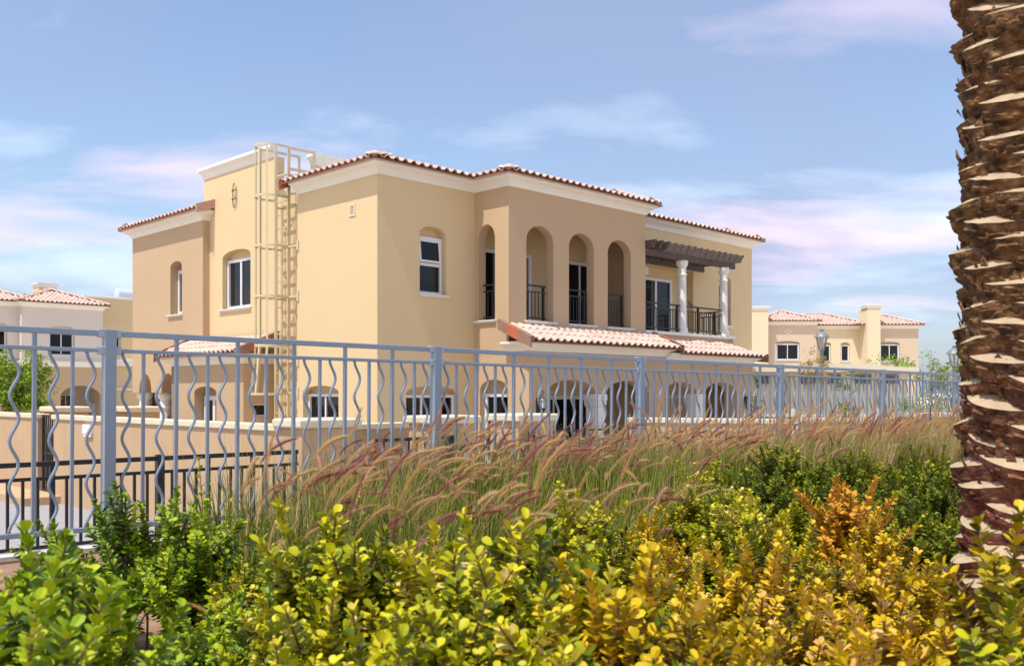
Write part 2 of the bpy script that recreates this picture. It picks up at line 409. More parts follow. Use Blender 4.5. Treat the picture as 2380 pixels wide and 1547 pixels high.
def tile_frames(p0, p1, z0, run, slope, e0, e1, rows=None):
    """p0->p1 is the eave seen from outside, left to right reversed not needed: inward = left of travel. e: +1 hip, -1 valley, 0 verge."""
    p0 = Vector(p0); p1 = Vector(p1); d = (p1 - p0); ln = d.length; d.normalize(); n = Vector((-d.y, d.x))
    ncol = max(1, round(ln / PITCH)); pit = ln / ncol
    ext = int(run / pit) + 1
    sl = R(slope); rows = rows or max(1, round(run / math.cos(sl) / TEXP)); ex = run / math.cos(sl) / rows
    X = Vector((d.x, d.y, 0)); Yv = Vector((n.x * math.cos(sl), n.y * math.cos(sl), math.sin(sl))); Zv = X.cross(Yv)
    out = []
    for r in range(rows):
        rd = (r + .35) * ex * math.cos(sl)
        for c in range(-ext, ncol + ext):
            s = (c + .5) * pit
            if s < e0 * rd - .05 * abs(e0) - 1e-6 or s > ln - e1 * rd + .05 * abs(e1) + 1e-6: continue
            org = Vector((p0.x, p0.y, z0)) + X * s + Yv * (r * ex)
            j = random.uniform(-.004, .004)
            m = Matrix(((X.x * pit / PITCH, Yv.x, Zv.x, org.x), (X.y * pit / PITCH, Yv.y, Zv.y, org.y), (X.z, Yv.z, Zv.z, org.z + j), (0, 0, 0, 1)))
            out.append((r, m))
    return out
def roof_plane_mb(mb, p0, p1, z0, run, slope, e0, e1, drop=-.012):
    p0 = Vector(p0); p1 = Vector(p1); d = (p1 - p0).normalized(); n = Vector((-d.y, d.x)); h = run * math.tan(R(slope))
    a = p0; b = p1; c = p1 + n * run - d * run * e1; e = p0 + n * run + d * run * e0
    z = z0 + drop
    mb.add([(a.x, a.y, z), (b.x, b.y, z), (c.x, c.y, z + h), (e.x, e.y, z + h), (a.x, a.y, z - .03), (b.x, b.y, z - .03), (c.x, c.y, z + h - .03), (e.x, e.y, z + h - .03)],
           [(0, 1, 2, 3), (0, 4, 5, 1), (7, 6, 5, 4), (1, 5, 6, 2), (2, 6, 7, 3), (3, 7, 4, 0)])
def join_tiles(frames, name, parent):
    mb = MB()
    for m in frames:
        mb.add([m @ Vector(v) for v in TILE_MB.v], TILE_MB.f)
    o = mb.build(name, 'tile', parent, kind='stuff'); auto_smooth(o, 45); return o
def tiled_roof(parent, planes, part_rows, name='roof', slope=23):
    """planes: (p0, p1, z0, run, e0, e1). Tiles of the first part_rows rows are parts, the others are one joined part."""
    mb = MB()
    for (p0, p1, z0, run, e0, e1) in planes: roof_plane_mb(mb, p0, p1, z0, run, slope, e0, e1)
    rf = mb.build(name, 'tilebed', parent); rest = []
    for (p0, p1, z0, run, e0, e1) in planes:
        for r, m in tile_frames(p0, p1, z0, run, slope, e0, e1):
            if r < part_rows:
                o = link('roof_tile', TILE_ME, rf); o.matrix_basis = m
            else: rest.append(m)
    if rest: join_tiles(rest, 'upper_tiles', rf)
    return rf
def ridge_tiles(parent, a, b, name='hip_tile', rad=.075, step=.3):
    a = Vector(a); b = Vector(b); d = b - a; n = max(1, int(d.length / step)); d.normalize()
    side = d.cross(Vector((0, 0, 1))).normalized(); up = side.cross(d)
    for i in range(n):
        mb = MB(); vs = []; fs = []
        for j, (t, k) in enumerate(((i * step, 1.12), (i * step + step * 1.08, .95))):
            for q in range(7):
                an = math.pi * q / 6; p = a + d * t + side * math.cos(an) * rad * k + up * (math.sin(an) * rad * k)
                vs.append(p)
        for q in range(6): fs.append((q, q + 1, 8 + q, 7 + q))
        fs.append(tuple(range(7)))
        mb.add(vs, fs); mb.build(name, 'tile', parent, smooth=False)
def finial(parent, p, r=.13):
    mb = MB(); seg = 16; vs = []; fs = []
    rings = [(1.0, 0), (1.06, .12), (1.0, .30), (.8, .5), (.5, .64), (.15, .70)]
    for (k, z) in rings:
        for i in range(seg):
            an = 2 * math.pi * i / seg; rr = r * k * (1.0 if i % 2 else .9)
            vs.append((p[0] + rr * math.cos(an), p[1] + rr * math.sin(an), p[2] + z * r))
    for j in range(len(rings) - 1):
        for i in range(seg):
            i2 = (i + 1) % seg; fs.append((j * seg + i, j * seg + i2, (j + 1) * seg + i2, (j + 1) * seg + i))
    fs.append(tuple((len(rings) - 1) * seg + i for i in range(seg))); mb.add(vs, fs)
    return mb.build('hip_cap', 'tile', parent)
def verge(parent, p_eave, z_e, p_top, z_t, outn, n=3, t=.03, h=.15, cols=('verge_brown', 'verge_orange', 'verge_brown')):
    a = Vector((*p_eave, z_e)); b = Vector((*p_top, z_t)); o = Vector((*outn, 0))
    for i in range(n):
        p = a.lerp(b, i / n + .004); q = a.lerp(b, (i + 1) / n + .05); lift = Vector((0, 0, .012 * (n - i) / n)); ot = o * (t + .004 * (n - i))
        mb = MB(); up = Vector((0, 0, .075)); dn = Vector((0, 0, -h))
        vs = [p + dn, q + dn, q + up, p + up]; vs = [v + lift for v in vs]
        mb.add(vs + [v + ot for v in vs] + [p + up + lift - o * .10, q + up + lift - o * .10], [(0, 1, 2, 3), (4, 7, 6, 5), (0, 4, 5, 1), (1, 5, 6, 2), (2, 6, 7, 3), (3, 7, 4, 0), (3, 2, 9, 8)])
        mb.build('verge_tile', cols[i % len(cols)], parent)

# ------------------------------------------------------------------ railings
def railing(parent, P, s0, s1, zb, zt, d, gap=.11, posts=(), bar=.016, name='railing', second=.12, rail_t=.045, bottom=True):
    mb = MB()
    pbox(mb, P, s0, s1, zt - .035, zt, d - rail_t / 2, d + rail_t / 2)
    rl = mb.build(name, 'black', parent)
    mb = MB(); pbox(mb, P, s0, s1, zt - second - .025, zt - second, d - .015, d + .015); mb.build('lower_rail', 'black', rl)
    if bottom: mb = MB(); pbox(mb, P, s0, s1, zb + .06, zb + .09, d - .015, d + .015); mb.build('lower_rail', 'black', rl)
    n = max(1, int((s1 - s0) / gap))
    for i in range(1, n):
        s = s0 + (s1 - s0) * i / n
        bm_ = MB(); pbox(bm_, P, s - bar / 2, s + bar / 2, zb + .09 if bottom else zb, zt - second - .025, d - bar / 2, d + bar / 2)
        bm_.build('baluster', 'black', rl)
    for s in posts:
        bm_ = MB(); pbox(bm_, P, s - .024, s + .024, zb, zt + (.0 if True else 0) - .036, d - .024, d + .024); bm_.build('post', 'black', rl)
    return rl

# ================================================================== THE SETTING
gm = MB(); gm.add([(-2500, -2500, -.02), (2500, -2500, -.02), (2500, 2500, -.02), (-2500, 2500, -.02)], [(0, 1, 2, 3)])
g = gm.build('ground', 'sand'); g['kind'] = 'structure'; g['label'] = 'pale sandy ground stretching to the horizon'
FA = R(46.8); FD = Vector((math.sin(FA), math.cos(FA), 0)); FN = Vector((math.cos(FA), -math.sin(FA), 0))     # fence direction, towards-camera normal
P1 = Vector((pix(250, 6.55), 6.55, 0))                            # first visible fence post
FL = 2.87
def fpt(a, b, z=0):                                               # a metres along the fence from P1, b metres towards the camera
    p = P1 + FD * a + FN * b; return Vector((p.x, p.y, z))
SOIL = 1.2
def soil_mesh():
    mb = MB(); na, nb = 90, 44; a0, a1, b0, b1 = -14.0, 26.0, -.16, 9.5
    vs = []
    for i in range(na + 1):
        for j in range(nb + 1):
            a = a0 + (a1 - a0) * i / na; b = b0 + (b1 - b0) * (j / nb) ** 1.2
            p = fpt(a, b); h = noise.noise(p * 1.3) * .035 + noise.noise(p * 5.1) * .016
            vs.append((p.x, p.y, SOIL + h * min(1, max(0, (b + .1) * 3))))
    fs = [(i * (nb + 1) + j, i * (nb + 1) + j + 1, (i + 1) * (nb + 1) + j + 1, (i + 1) * (nb + 1) + j) for i in range(na) for j in range(nb)]
    mb.add(vs, fs)
    o = mb.build('planting_bed', 'soil', smooth=True); o['kind'] = 'structure'; o['label'] = 'raised bed of red brown soil under the shrubs'
soil_mesh()
mb = MB()
q = [fpt(-14, -.28), fpt(26, -.28), fpt(26, -.16), fpt(-14, -.16)]
mb.add([(p.x, p.y, z) for z in (-.02, SOIL + .02) for p in q], [(0, 1, 2, 3), (4, 7, 6, 5), (0, 4, 5, 1), (1, 5, 6, 2), (2, 6, 7, 3), (3, 7, 4, 0)])
tag(mb.build('retaining_wall', 'kerb'), 'pale retaining wall along the back edge of the planting bed', 'wall')
mb = MB()
q = [fpt(-14, -.28), fpt(26, -.28), fpt(26, -7.2), fpt(-14, -7.2)]
mb.add([(p.x, p.y, .004) for p in q], [(0, 3, 2, 1)])
o = mb.build('footpath', 'path'); o['kind'] = 'structure'; o['label'] = 'grey concrete path between the villa walls and the bed'
mb = MB()
hm = Matrix.Translation(C0) @ Matrix.Rotation(HR, 4, 'Z')
mb.add([hm @ Vector(p) for p in ((-4.1, 30, .006), (-9.5, 30, .006), (-9.5, -6, .006), (-4.1, -6, .006))], [(0, 1, 2, 3)])
o = mb.build('side_lane', 'paving'); o['kind'] = 'structure'; o['label'] = 'grey paved lane beside the garden wall'

# ================================================================== THE VILLA
villa = thing('villa', C0, 'large two storey cream and tan villa with arched loggia and tiled eaves', 'house', rz=HR)
CB = 6.66; WT = 6.78; MID = 3.30
# block A, left (sunlit) and right faces
wA1 = (1.338, 2.683, .75, 2.31, 2.45)
wall(villa, PL(0), 0, 2.906, [(0, MID, [wA1]), (MID, WT, [])], 'yellow', .2)
tympanum(villa, PL(0), wA1, 2.27, .2, 'yellow'); window(villa, PL(0), 1.36, 2.66, .76, 2.27, .17, 2)
wA2 = (.73, 2.16, .75, 2.29, 2.44); wA3 = (1.088, 1.805, 4.36, 5.61, 5.78)
wall(villa, PR(0), 0, 2.64, [(0, MID, [wA2]), (MID, WT, [wA3])], 'yellow', .2)
tympanum(villa, PR(0), wA2, 2.25, .2, 'yellow'); window(villa, PR(0), .76, 2.14, .76, 2.25, .17, 3)
tympanum(villa, PR(0), wA3, 5.57, .2, 'yellow'); window(villa, PR(0), 1.10, 1.795, 4.37, 5.57, .17, 1, transom=5.0)
mb = MB()                                                          # tilted top-hung casement
for (a, b, z0, z1) in ((1.16, 1.20, 5.04, 5.51), (1.695, 1.735, 5.04, 5.51), (1.20, 1.695, 5.04, 5.08), (1.20, 1.695, 5.47, 5.51)):
    vs = []
    for (s, z) in ((a, z0), (b, z0), (b, z1), (a, z1)):
        dd = .115 - (5.51 - z) * .10; vs.append((s, dd, z)); vs.append((s, dd + .03, z))
    mb.add([vs[0], vs[2], vs[4], vs[6], vs[1], vs[3], vs[5], vs[7]], [(0, 1, 2, 3), (4, 7, 6, 5), (0, 4, 5, 1), (1, 5, 6, 2), (2, 6, 7, 3), (3, 7, 4, 0)])
cs = mb.build('casement', 'pvc', villa)
mb = MB(); mb.add([(1.2, .115 - .43 * .10 + .015, 5.08), (1.695, .115 - .43 * .10 + .015, 5.08), (1.695, .115 - .04 * .10 + .015, 5.47), (1.2, .115 - .04 * .10 + .015, 5.47)], [(0, 1, 2, 3)]); mb.build('pane', 'glass', cs)
sill(villa, PR(0), 1.05, 1.88, 4.36)
mb = MB(); mb.box((0.001, 2.906, 0), (.184, 2.9, WT)); mb.build('wall', 'yellow', villa)
# vent
mb = MB(); P = PL(0)
for (a, b, z0, z1) in ((.735, .775, 5.92, 6.17), (.905, .945, 5.92, 6.17), (.775, .905, 5.92, 5.955), (.775, .905, 6.135, 6.17)): pbox(mb, P, a, b, z0, z1, -.018, .0)
ve = mb.build('vent', 'cream', villa)
mb = MB(); pbox(mb, P, .775, .905, 5.955, 6.135, -.004, .001); mb.build('vent_back', 'black', ve)
for i in range(4):
    mb = MB(); z = 5.965 + i * .044; mb.add([P(.775, z, -.016), P(.905, z, -.016), P(.905, z + .026, -.005), P(.775, z + .026, -.005)], [(0, 1, 2, 3)]); mb.build('louvre', 'cream', ve)
# tower B (set back 0.184)
UB = .184
wB = (5.252, 6.614, 4.36, 5.645, 5.80)
wall(villa, PL(UB), 2.906, 7.57, [(0, MID, []), (MID, WT, [wB])], 'yellow', .2)
tympanum(villa, PL(UB), wB, 5.59, .2, 'yellow'); window(villa, PL(UB), 5.28, 6.59, 4.37, 5.59, .17, 2, fw=.07, stile=.07)
sill(villa, PL(UB), 5.2, 6.74, 4.36)
TT = 7.77
mb = MB(); mb.box((UB, 4.15, WT), (UB + .25, 7.57, TT)); mb.box((UB + .25, 7.32, WT), (6.2, 7.57, TT)); mb.box((1.32, 4.15, WT), (6.2, 4.40, TT)); mb.box((6.2, 4.15, WT), (6.45, 7.57, TT))
mb.build('tower_parapet', 'yellow', villa)
TC = scaled(COVE, .55, 1.08)
sweep([(6.45, 7.57), (UB, 7.57), (UB, 4.15)], TC, TT - .02, 'parapet_cornice', 'white', villa)
sweep([(1.32, 4.40), (1.32, 4.15), (6.45, 4.15), (6.45, 7.57)], TC, TT - .02, 'parapet_cornice', 'white', villa)
mb = MB(); mb.box((UB + .02, 2.9, WT - .02), (7.9, 7.55, WT + .03)); mb.build('roof_deck', 'kerb', villa)
# iron ornament on the tower
mb = MB(); pbox(mb, PL(UB), 5.90, 5.975, 6.90, 7.34, -.012, .02); orn = mb.build('niche_panel', 'tan', villa)
mb = MB(); P = PL(UB); v0 = 5.985
mb.tube([P(v0 + .0, 6.83, -.03), P(v0 + .015, 6.88, -.05), P(v0, 6.93, -.06), P(v0 + .01, 7.0, -.06), P(v0, 7.1, -.06), P(v0 + .01, 7.2, -.06), P(v0, 7.31, -.06), P(v0 + .015, 7.36, -.05), P(v0, 7.41, -.03)], .011, 6)
for z in (7.02, 7.23):
    mb.tube([P(v0 + .06, z, -.03), P(v0 + .03, z - .01, -.07), P(v0 - .03, z, -.10), P(v0 - .10, z + .01, -.08), P(v0 - .12, z + .015, -.03), P(v0 - .115, z - .03, -.02)], .010, 6)
    mb.lathe([(.001, z - .02), (.022, z - .008), (.022, z + .008), (.001, z + .02)], 8, (UB - .06, v0))
for z in (6.83, 7.41): mb.lathe([(.001, z - .02), (.02, z), (.001, z + .02)], 8, (UB - .03, v0))
mb.build('iron_ornament', 'ironwork', villa)
# wing C
wC = (8.433, 9.095, 4.36, 5.635, 5.77)
CA = [(8.85, 9.63, 2.30, 2.30, 2.82), (10.25, 11.02, 2.30, 2.30, 2.82)]
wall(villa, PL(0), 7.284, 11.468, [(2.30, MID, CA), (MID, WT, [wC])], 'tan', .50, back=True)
mb = MB(); mb.box((0, 7.284, 0), (.5, 8.85, 2.30)); mb.build('wall', 'tan', villa)
tympanum(villa, PL(0), wC, 5.56, .27, 'tan'); window(villa, PL(0), 8.45, 9.08, 4.37, 5.56, .25, 1, fw=.09)
sill(villa, PL(0), 8.39, 9.22, 4.36)
mb = MB(); mb.box((2.2, 7.3, 0), (2.4, 11.468, 3.3)); mb.box((.5, 11.3, 0), (2.2, 11.468, 3.3)); mb.box((.5, 7.3, 3.0), (2.2, 11.3, 3.2)); mb.build('porch_inner_wall', 'yellow', villa)
COLP = [(.17, .0), (.17, .06), (.15, .08), (.15, .10), (.165, .12), (.15, .15), (.125, .17), (.12, 1.0), (.112, 1.62), (.14, 1.64), (.14, 1.67), (.112, 1.69), (.112, 1.86), (.13, 1.88), (.155, 1.93), (.165, 1.97), (.165, 2.05), (.001, 2.05)]
def column(parent, u, v, z0, h, k=1.0, name='column'):
    mb = MB(); mb.lathe([(r * k, z0 + z * h / 2.05) for r, z in COLP], 24, (u, v)); o = mb.build(name, 'white', parent); return auto_smooth(o, 35)
for v in (9.94, 11.24): column(villa, .26, v, .25, 2.05, 1.35)
mb = MB(); mb.box((.12, 8.85, 0), (.38, 11.46, .25)); mb.build('plinth', 'tan', villa)
railing(villa, PL(0), 8.86, 11.4, .9, 1.66, .26, .12, (9.35, 10.5), second=.2)
mb = MB(); mb.box((6.6, 11.465, 0), (0.5, 11.3, WT)); mb.build('wall', 'tan', villa)
# porch D
UD = -.6
wD = (5.44, 6.54, .0, 2.30, 2.45)
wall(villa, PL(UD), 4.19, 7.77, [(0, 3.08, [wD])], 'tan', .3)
tympanum(villa, PL(UD), wD, 2.22, .3, 'tan'); window(villa, PL(UD), 5.5, 6.45, .02, 2.22, .26, 2, fw=.10, name='french_door', stile=.12)
wall(villa, PR(4.19), UD, UB, [(0, 3.35, [(-.35, .02, 1.75, 2.05, 2.05)])], 'tan', .12)
window(villa, PR(4.19), -.345, .015, 1.755, 2.045, .10, 1, fw=.035)
mb = MB(); mb.box((UD, 7.768, 0), (-.001, 7.6, 3.2)); mb.build('wall', 'tan', villa)
sweep([(-.001, 7.77), (UD, 7.77), (UD, 4.19), (UB - .002, 4.19)], scaled(COVE, .9, .9), 2.96, 'cornice', 'white', villa)
rfD = tiled_roof(villa, [((-.9, 8.05), (-.9, 4.02), 3.205, .95, 0, 0)], 9, slope=23)
verge(rfD, (-.92, 3.99), 3.20, (.17, 3.99), 3.64, (0, -1), 4, cols=('verge_brown', 'verge_orange', 'verge_orange', 'verge_brown'))
verge(rfD, (-.92, 8.07), 3.20, (.0, 8.07), 3.62, (0, 1), 3)
# bay E with the arched loggia
UE, VE, UE2 = 2.64, -1.06, 7.38
wE0 = (-.641, -.118, 3.86, 5.60, 5.93)
wall(villa, PL(UE), VE, 0, [(3.1, WT, [wE0])], 'tan', .22, back=True, caps=False); sill(villa, PL(UE), -.69, .0 - .005, 3.86)
wE = [(3.175, 4.037, 3.85, 5.58, 5.93), (4.55, 5.422, 3.85, 5.58, 5.93), (5.925, 6.806, 3.85, 5.58, 5.93)]
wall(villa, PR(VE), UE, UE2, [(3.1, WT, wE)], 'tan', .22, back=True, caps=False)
for o in wE:
    sill(villa, PR(VE), o[0] - .055, o[1] + .08, 3.85)
    railing(villa, PR(VE), o[0] + .005, o[1] - .09, 3.86, 4.66, .165, .105, (o[1] - .16,), second=.14)
railing(villa, PL(UE), wE0[0] + .005, wE0[1] - .005, 3.86, 4.66, .165, .105, (wE0[0] + .06,), second=.14)
wall(villa, lambda s, z, d: (UE2 - d, s, z), VE + .22, 0, [(3.1, WT, [])], 'tan', .2, back=True)
D1 = (3.0, 4.70, 3.61, 5.56, 5.56); D2 = (5.75, 7.15, 3.61, 5.56, 5.56)
wall(villa, PR(.25), UE, 7.6, [(3.1, WT, [D1, D2])], 'yellow', .25)
window(villa, PR(.25), 3.0, 4.70, 3.62, 5.55, .05, 2, fw=.09, name='sliding_door'); window(villa, PR(.25), 5.75, 7.15, 3.62, 5.55, .05, 2, fw=.09, name='sliding_door')
mb = MB(); mb.box((UE + .22, VE + .22, 3.4), (UE2 - .2, .25, 3.6)); mb.build('loggia_floor', 'kerb', villa)
mb = MB(); mb.box((UE + .22, VE + .22, 6.45), (UE2 - .2, .25, 6.55)); mb.build('loggia_ceiling', 'tan', villa)
# block F with the balcony
UF2 = 14.11
rec = (8.80, 11.0, 3.62, 5.70, 5.70); wF = (12.30, 12.936, 4.27, 5.56, 5.71)
wall(villa, PR(0), UE2, UF2, [(0, MID, []), (MID, WT, [rec, wF])], 'yellow', .34)
tympanum(villa, PR(0), wF, 5.50, .2, 'yellow'); window(villa, PR(0), 12.32, 12.916, 4.28, 5.50, .17, 1); sill(villa, PR(0), 12.25, 13.0, 4.27)
mb = MB()
for (a, b, z0, z1) in ((8.80, 8.92, 3.62, 5.70), (10.38, 11.0, 3.62, 5.70), (8.92, 10.38, 5.42, 5.70)): pbox(mb, PR(0), a, b, z0, z1, .32, .36)
mb.build('recess_wall', 'yellow', villa)
window(villa, PR(0), 8.92, 10.38, 3.63, 5.42, .33, 2, fw=.075, name='sliding_door', stile=.08)
mb = MB(); pbox(mb, PR(0), 8.55, 8.80, 5.42, 5.62, -.09, .0, .01); mb.build('wall_light', 'pvc', villa)
mb = MB(); mb.box((UF2 - .001, 0.001, 0), (UF2 - .2, 6.5, WT)); mb.box((.5, 11.3, 0), (6.6, 11.46, WT)); mb.box((6.5, 6.5, 0), (UF2 - .001, 6.7, WT)); mb.box((6.4, 6.5, 0), (6.6, 11.46, WT)); mb.build('rear_wall', 'yellow', villa)
mb = MB(); mb.box((UE2 + .001, VE, 3.30), (11.36, VE + .12, 3.76)); mb.box((11.24, VE + .12, 3.30), (11.36, -.001, 3.76)); mb.build('balcony_parapet', 'tan', villa)
mb = MB(); mb.box((UE2 + .001, VE + .12, 3.45), (11.24, -.001, 3.6)); mb.build('balcony_floor', 'kerb', villa)
mb = MB(); mb.bbox((UE2 + .002, VE - .05, 3.761), (11.41, VE + .16, 3.84), .012); mb.bbox((11.20, VE + .16, 3.761), (11.41, -.002, 3.84), .012); mb.build('balcony_coping', 'white', villa)
railing(villa, PR(VE), UE2 + .02, 8.92, 3.85, 4.56, .06, .10, (8.80,), second=.13)
railing(villa, PR(VE), 9.22, 10.86, 3.85, 4.56, .06, .10, (9.75,), second=.13)
railing(villa, PL(11.30), VE + .12, -.03, 3.85, 4.56, 0, .10, (-.5,), second=.13)
# ground floor G
VG, UG2 = -1.655, 11.36
wG0 = (-1.03, -.17, .75, 2.36, 2.58)
wall(villa, PL(UE + .002), VG, 0, [(0, MID, [wG0])], 'tan', .22)
window(villa, PL(UE), -1.03, -.17, .76, 2.28, .2, 1, fw=.07); tympanum(villa, PL(UE), wG0, 2.28, .2, 'tan')
mb = MB(); mb.box((UE + .22, VG + .0, 0), (UE + .24, -.1, 2.0)); 
GA = [(3.17, 4.78, 2.27, 2.27, 2.58), (5.15, 6.74, 2.27, 2.27, 2.58), (7.37, 8.72, 2.27, 2.27, 2.57), (9.10, 10.58, 2.27, 2.27, 2.57)]
wall(villa, PR(VG), UE + .004, UG2, [(2.27, MID, GA)], 'tan', .38, back=True, caps=False)
for (a, b) in ((UE + .004, 3.17), (6.74, 7.37), (10.58, UG2)): mb = MB(); mb.box((a, VG + .0005, 0), (b, VG + .38, 2.27)); mb.build('pier', 'tan', villa)
for u in (4.965, 8.91):
    mb = MB()
    for (h, z0, z1) in ((.20, .0, .25), (.165, .25, 1.55), (.19, 1.55, 1.62), (.165, 1.62, 1.98), (.185, 1.98, 2.02), (.20, 2.02, 2.12), (.215, 2.12, 2.268)):
        mb.bbox((u - h, VG + .17 - h * .8, z0), (u + h, VG + .17 + h * .8, z1), .008)
    mb.build('column', 'white', villa)
gd = [(4.35, 6.75, .05, 2.22, 2.22), (9.15, 10.75, .05, 2.22, 2.22), (11.0, 12.2, .05, 2.22, 2.22)]
wall(villa, PR(-.06), UE + .22, UF2 - .3, [(0, MID, gd)], 'yellow', .2)
for a in gd: window(villa, PR(-.06), a[0], a[1], .05, 2.22, .08, 2 if a[1] - a[0] < 2 else 3, fw=.08, name='sliding_door')
mb = MB(); mb.box((7.0, VG + .38, 0), (7.15, -.07, 2.9)); mb.build('porch_partition', 'tan', villa)
mb = MB(); mb.box((UE + .3, VG + .38, 2.88), (UG2, -.07, 2.98)); mb.build('porch_ceiling', 'tan', villa)
mb = MB(); mb.box((UG2 - .15, VG + .38, 0), (UG2, 0, 3.3)); mb.build('wall', 'tan', villa)
mb = MB(); mb.box((UE, VG, 0), (UG2, 0, .04)); mb.build('porch_floor', 'paving', villa)
GC = scaled(COVE, .87, .8)
sweep([(UE - .004, -1.0), (UE - .004, VG - .002), (7.37, VG - .002), (7.37, VG + .2)], GC, 3.165, 'cornice', 'white', villa)
sweep([(7.40, VG - .001), (UG2, VG - .001), (UG2, -.3)], GC, 3.06, 'cornice', 'white', villa)
rfG = tiled_roof(villa, [((2.42, -1.95), (7.66, -1.95), 3.365, .885, 0, 0)], 9, slope=23)
verge(rfG, (2.39, -1.98), 3.355, (2.39, -1.055), 3.75, (-1, 0), 3)
verge(rfG, (7.69, -1.98), 3.355, (7.69, -1.055), 3.75, (1, 0), 3)
rfG2 = tiled_roof(villa, [((7.72, -1.93), (11.66, -1.93), 3.265, .87, 0, 1)], 9, slope=23)
verge(rfG2, (11.68, -1.96), 3.25, (11.68, -1.5), 3.3, (1, 0), 1)
# upper cornices and tiled skirts
sweep([(.0, 2.906), (0, 0), (UE, 0), (UE, VE), (UE2, VE), (UE2, 0)], COVE, CB, 'cornice', 'white', villa)
sweep([(UE2, 0), (UF2, 0), (UF2, 6.5)], COVE, CB, 'cornice', 'white', villa)
sweep([(6.6, 11.468), (0, 11.468), (0, 7.284), (UB, 7.284)], COVE, CB, 'cornice', 'white', villa)
EZ_, RUN, SLU = 6.915, .95, 17.5
e = .30
rfU = tiled_roof(villa, [((-e, 3.12), (-e, -e), EZ_, RUN, 0, 1), ((-e, -e), (UE - e, -e), EZ_, RUN, 1, -1),
                         ((UE - e, -e), (UE - e, VE - e), EZ_, RUN, -1, 1), ((UE - e, VE - e), (UE2 + e, VE - e), EZ_, RUN, 1, 1),
                         ((UE2, -e), (UF2 + e, -e), EZ_, RUN, 0, 1), ((UF2 + e, -e), (UF2 + e, 6.8), EZ_, RUN, 1, 0), ((UE2 + e, VE - e), (UE2 + e, -e), EZ_, RUN, 1, 0)], 1, slope=SLU)
tiled_roof(villa, [((6.6, 11.468 + e), (-e, 11.468 + e), EZ_, RUN, 0, 1), ((-e, 11.468 + e), (-e, 7.05), EZ_, RUN, 1, 0)], 1, slope=SLU)
hz = RUN * math.tan(R(SLU))
ridge_tiles(rfU, (-e + .12, -e + .12, EZ_ + .07), (-e + RUN, -e + RUN, EZ_ + .05 + hz)); finial(rfU, (-e + .06, -e + .06, EZ_ + .03))
ridge_tiles(rfU, (UE - e + .12, VE - e + .12, EZ_ + .07), (UE - e + RUN, VE - e + RUN, EZ_ + .05 + hz)); finial(rfU, (UE - e + .06, VE - e + .06, EZ_ + .03))
ridge_tiles(rfU, (UE2 + e - .05, VE - e + .05, EZ_ + .05), (UE2 + e - RUN, VE - e + RUN, EZ_ + .05 + hz))
ridge_tiles(rfU, (UF2 + e - .05, -e + .05, EZ_ + .05), (UF2 + e - RUN, -e + RUN, EZ_ + .05 + hz))
ridge_tiles(rfU, (-e + .05, 11.468 + e - .05, EZ_ + .05), (-e + RUN, 11.468 + e - RUN, EZ_ + .05 + hz))
verge(rfU, (-e - .02, 3.14), EZ_ - .02, (.17, 3.14), EZ_ + .19, (0, 1), 1, cols=('verge_orange',))
verge(rfU, (-e - .02, 7.03), EZ_ + .0, (.18, 7.03), EZ_ + .19, (0, -1), 2, cols=('verge_pale', 'verge_pale'))
mb = MB()
for (a, b, c, d) in ((.56, .56, UE + .58, 2.95), (UE + .57, VE + .57, 7.1, 2.95), (7.09, .56, UF2 - .57, 6.6), (.57, 7.6, 6.6, 10.9)): mb.box((a, b, EZ_ + hz - .18), (c, d, EZ_ + hz - .06))
mb.build('roof_deck', 'kerb', villa)

# ---------------------------------------------------------------- pergola on the balcony
perg = thing('pergola', C0 + Matrix.Rotation(HR, 3, 'Z') @ Vector((0, 0, 3.84)), 'dark weathered timber pergola on two white columns over the balcony', 'pergola', rz=HR)
for u in (9.07, 11.02): column(perg, u, -.97, .0, 1.87, .92)
mb = MB(); mb.bbox((UE2 + .01, -1.03, 1.872), (11.52, -.93, 2.03), .006); mb.build('beam', 'wood', perg)
mb = MB(); mb.bbox((UE2 + .01, -.07, 1.872), (11.45, -.005, 2.03), .006); mb.build('ledger', 'wood', perg)
for i in range(15):
    u = 7.45 + i * (11.42 - 7.45) / 14
    pr = [(-.004, 2.02), (-1.24, 2.02), (-1.25, 2.035), (-1.27, 2.06), (-1.265, 2.10), (-1.30, 2.12), (-1.31, 2.15), (-1.345, 2.165), (-1.345, 2.215), (-.004, 2.215)]
    mb = MB(); k = len(pr); jz = random.uniform(-.005, .005)
    mb.add([(u - .032, y, z + jz) for y, z in pr] + [(u + .032, y, z + jz) for y, z in pr], [tuple(range(k - 1, -1, -1)), tuple(range(k, 2 * k))] + [(j, (j + 1) % k, k + (j + 1) % k, k + j) for j in range(k)])
    mb.build('rafter', 'wood', perg)
# pigeon on the handrail
pg = MB(); pu = Vector((9.42, -1.0, 4.56))
pg.tube([pu + Vector((.13, .02, .0)), pu + Vector((.06, .01, .03)), pu + Vector((0, 0, .055)), pu + Vector((-.055, 0, .085)), pu + Vector((-.075, 0, .12)), pu + Vector((-.085, 0, .145)), pu + Vector((-.115, 0, .14))], [.008, .025, .042, .036, .021, .022, .003], 8)
pg.tube([pu + Vector((-.01, .01, .03)), pu + Vector((-.01, .01, -.002))], .004, 4); pg.tube([pu + Vector((.0, -.012, .03)), pu + Vector((.0, -.012, -.002))], .004, 4)
o = pg.build('pigeon', 'bird', smooth=True); o.location = C0; o.rotation_euler = (0, 0, HR); tag(o, 'small dark pigeon perched on the black balcony handrail', 'bird')

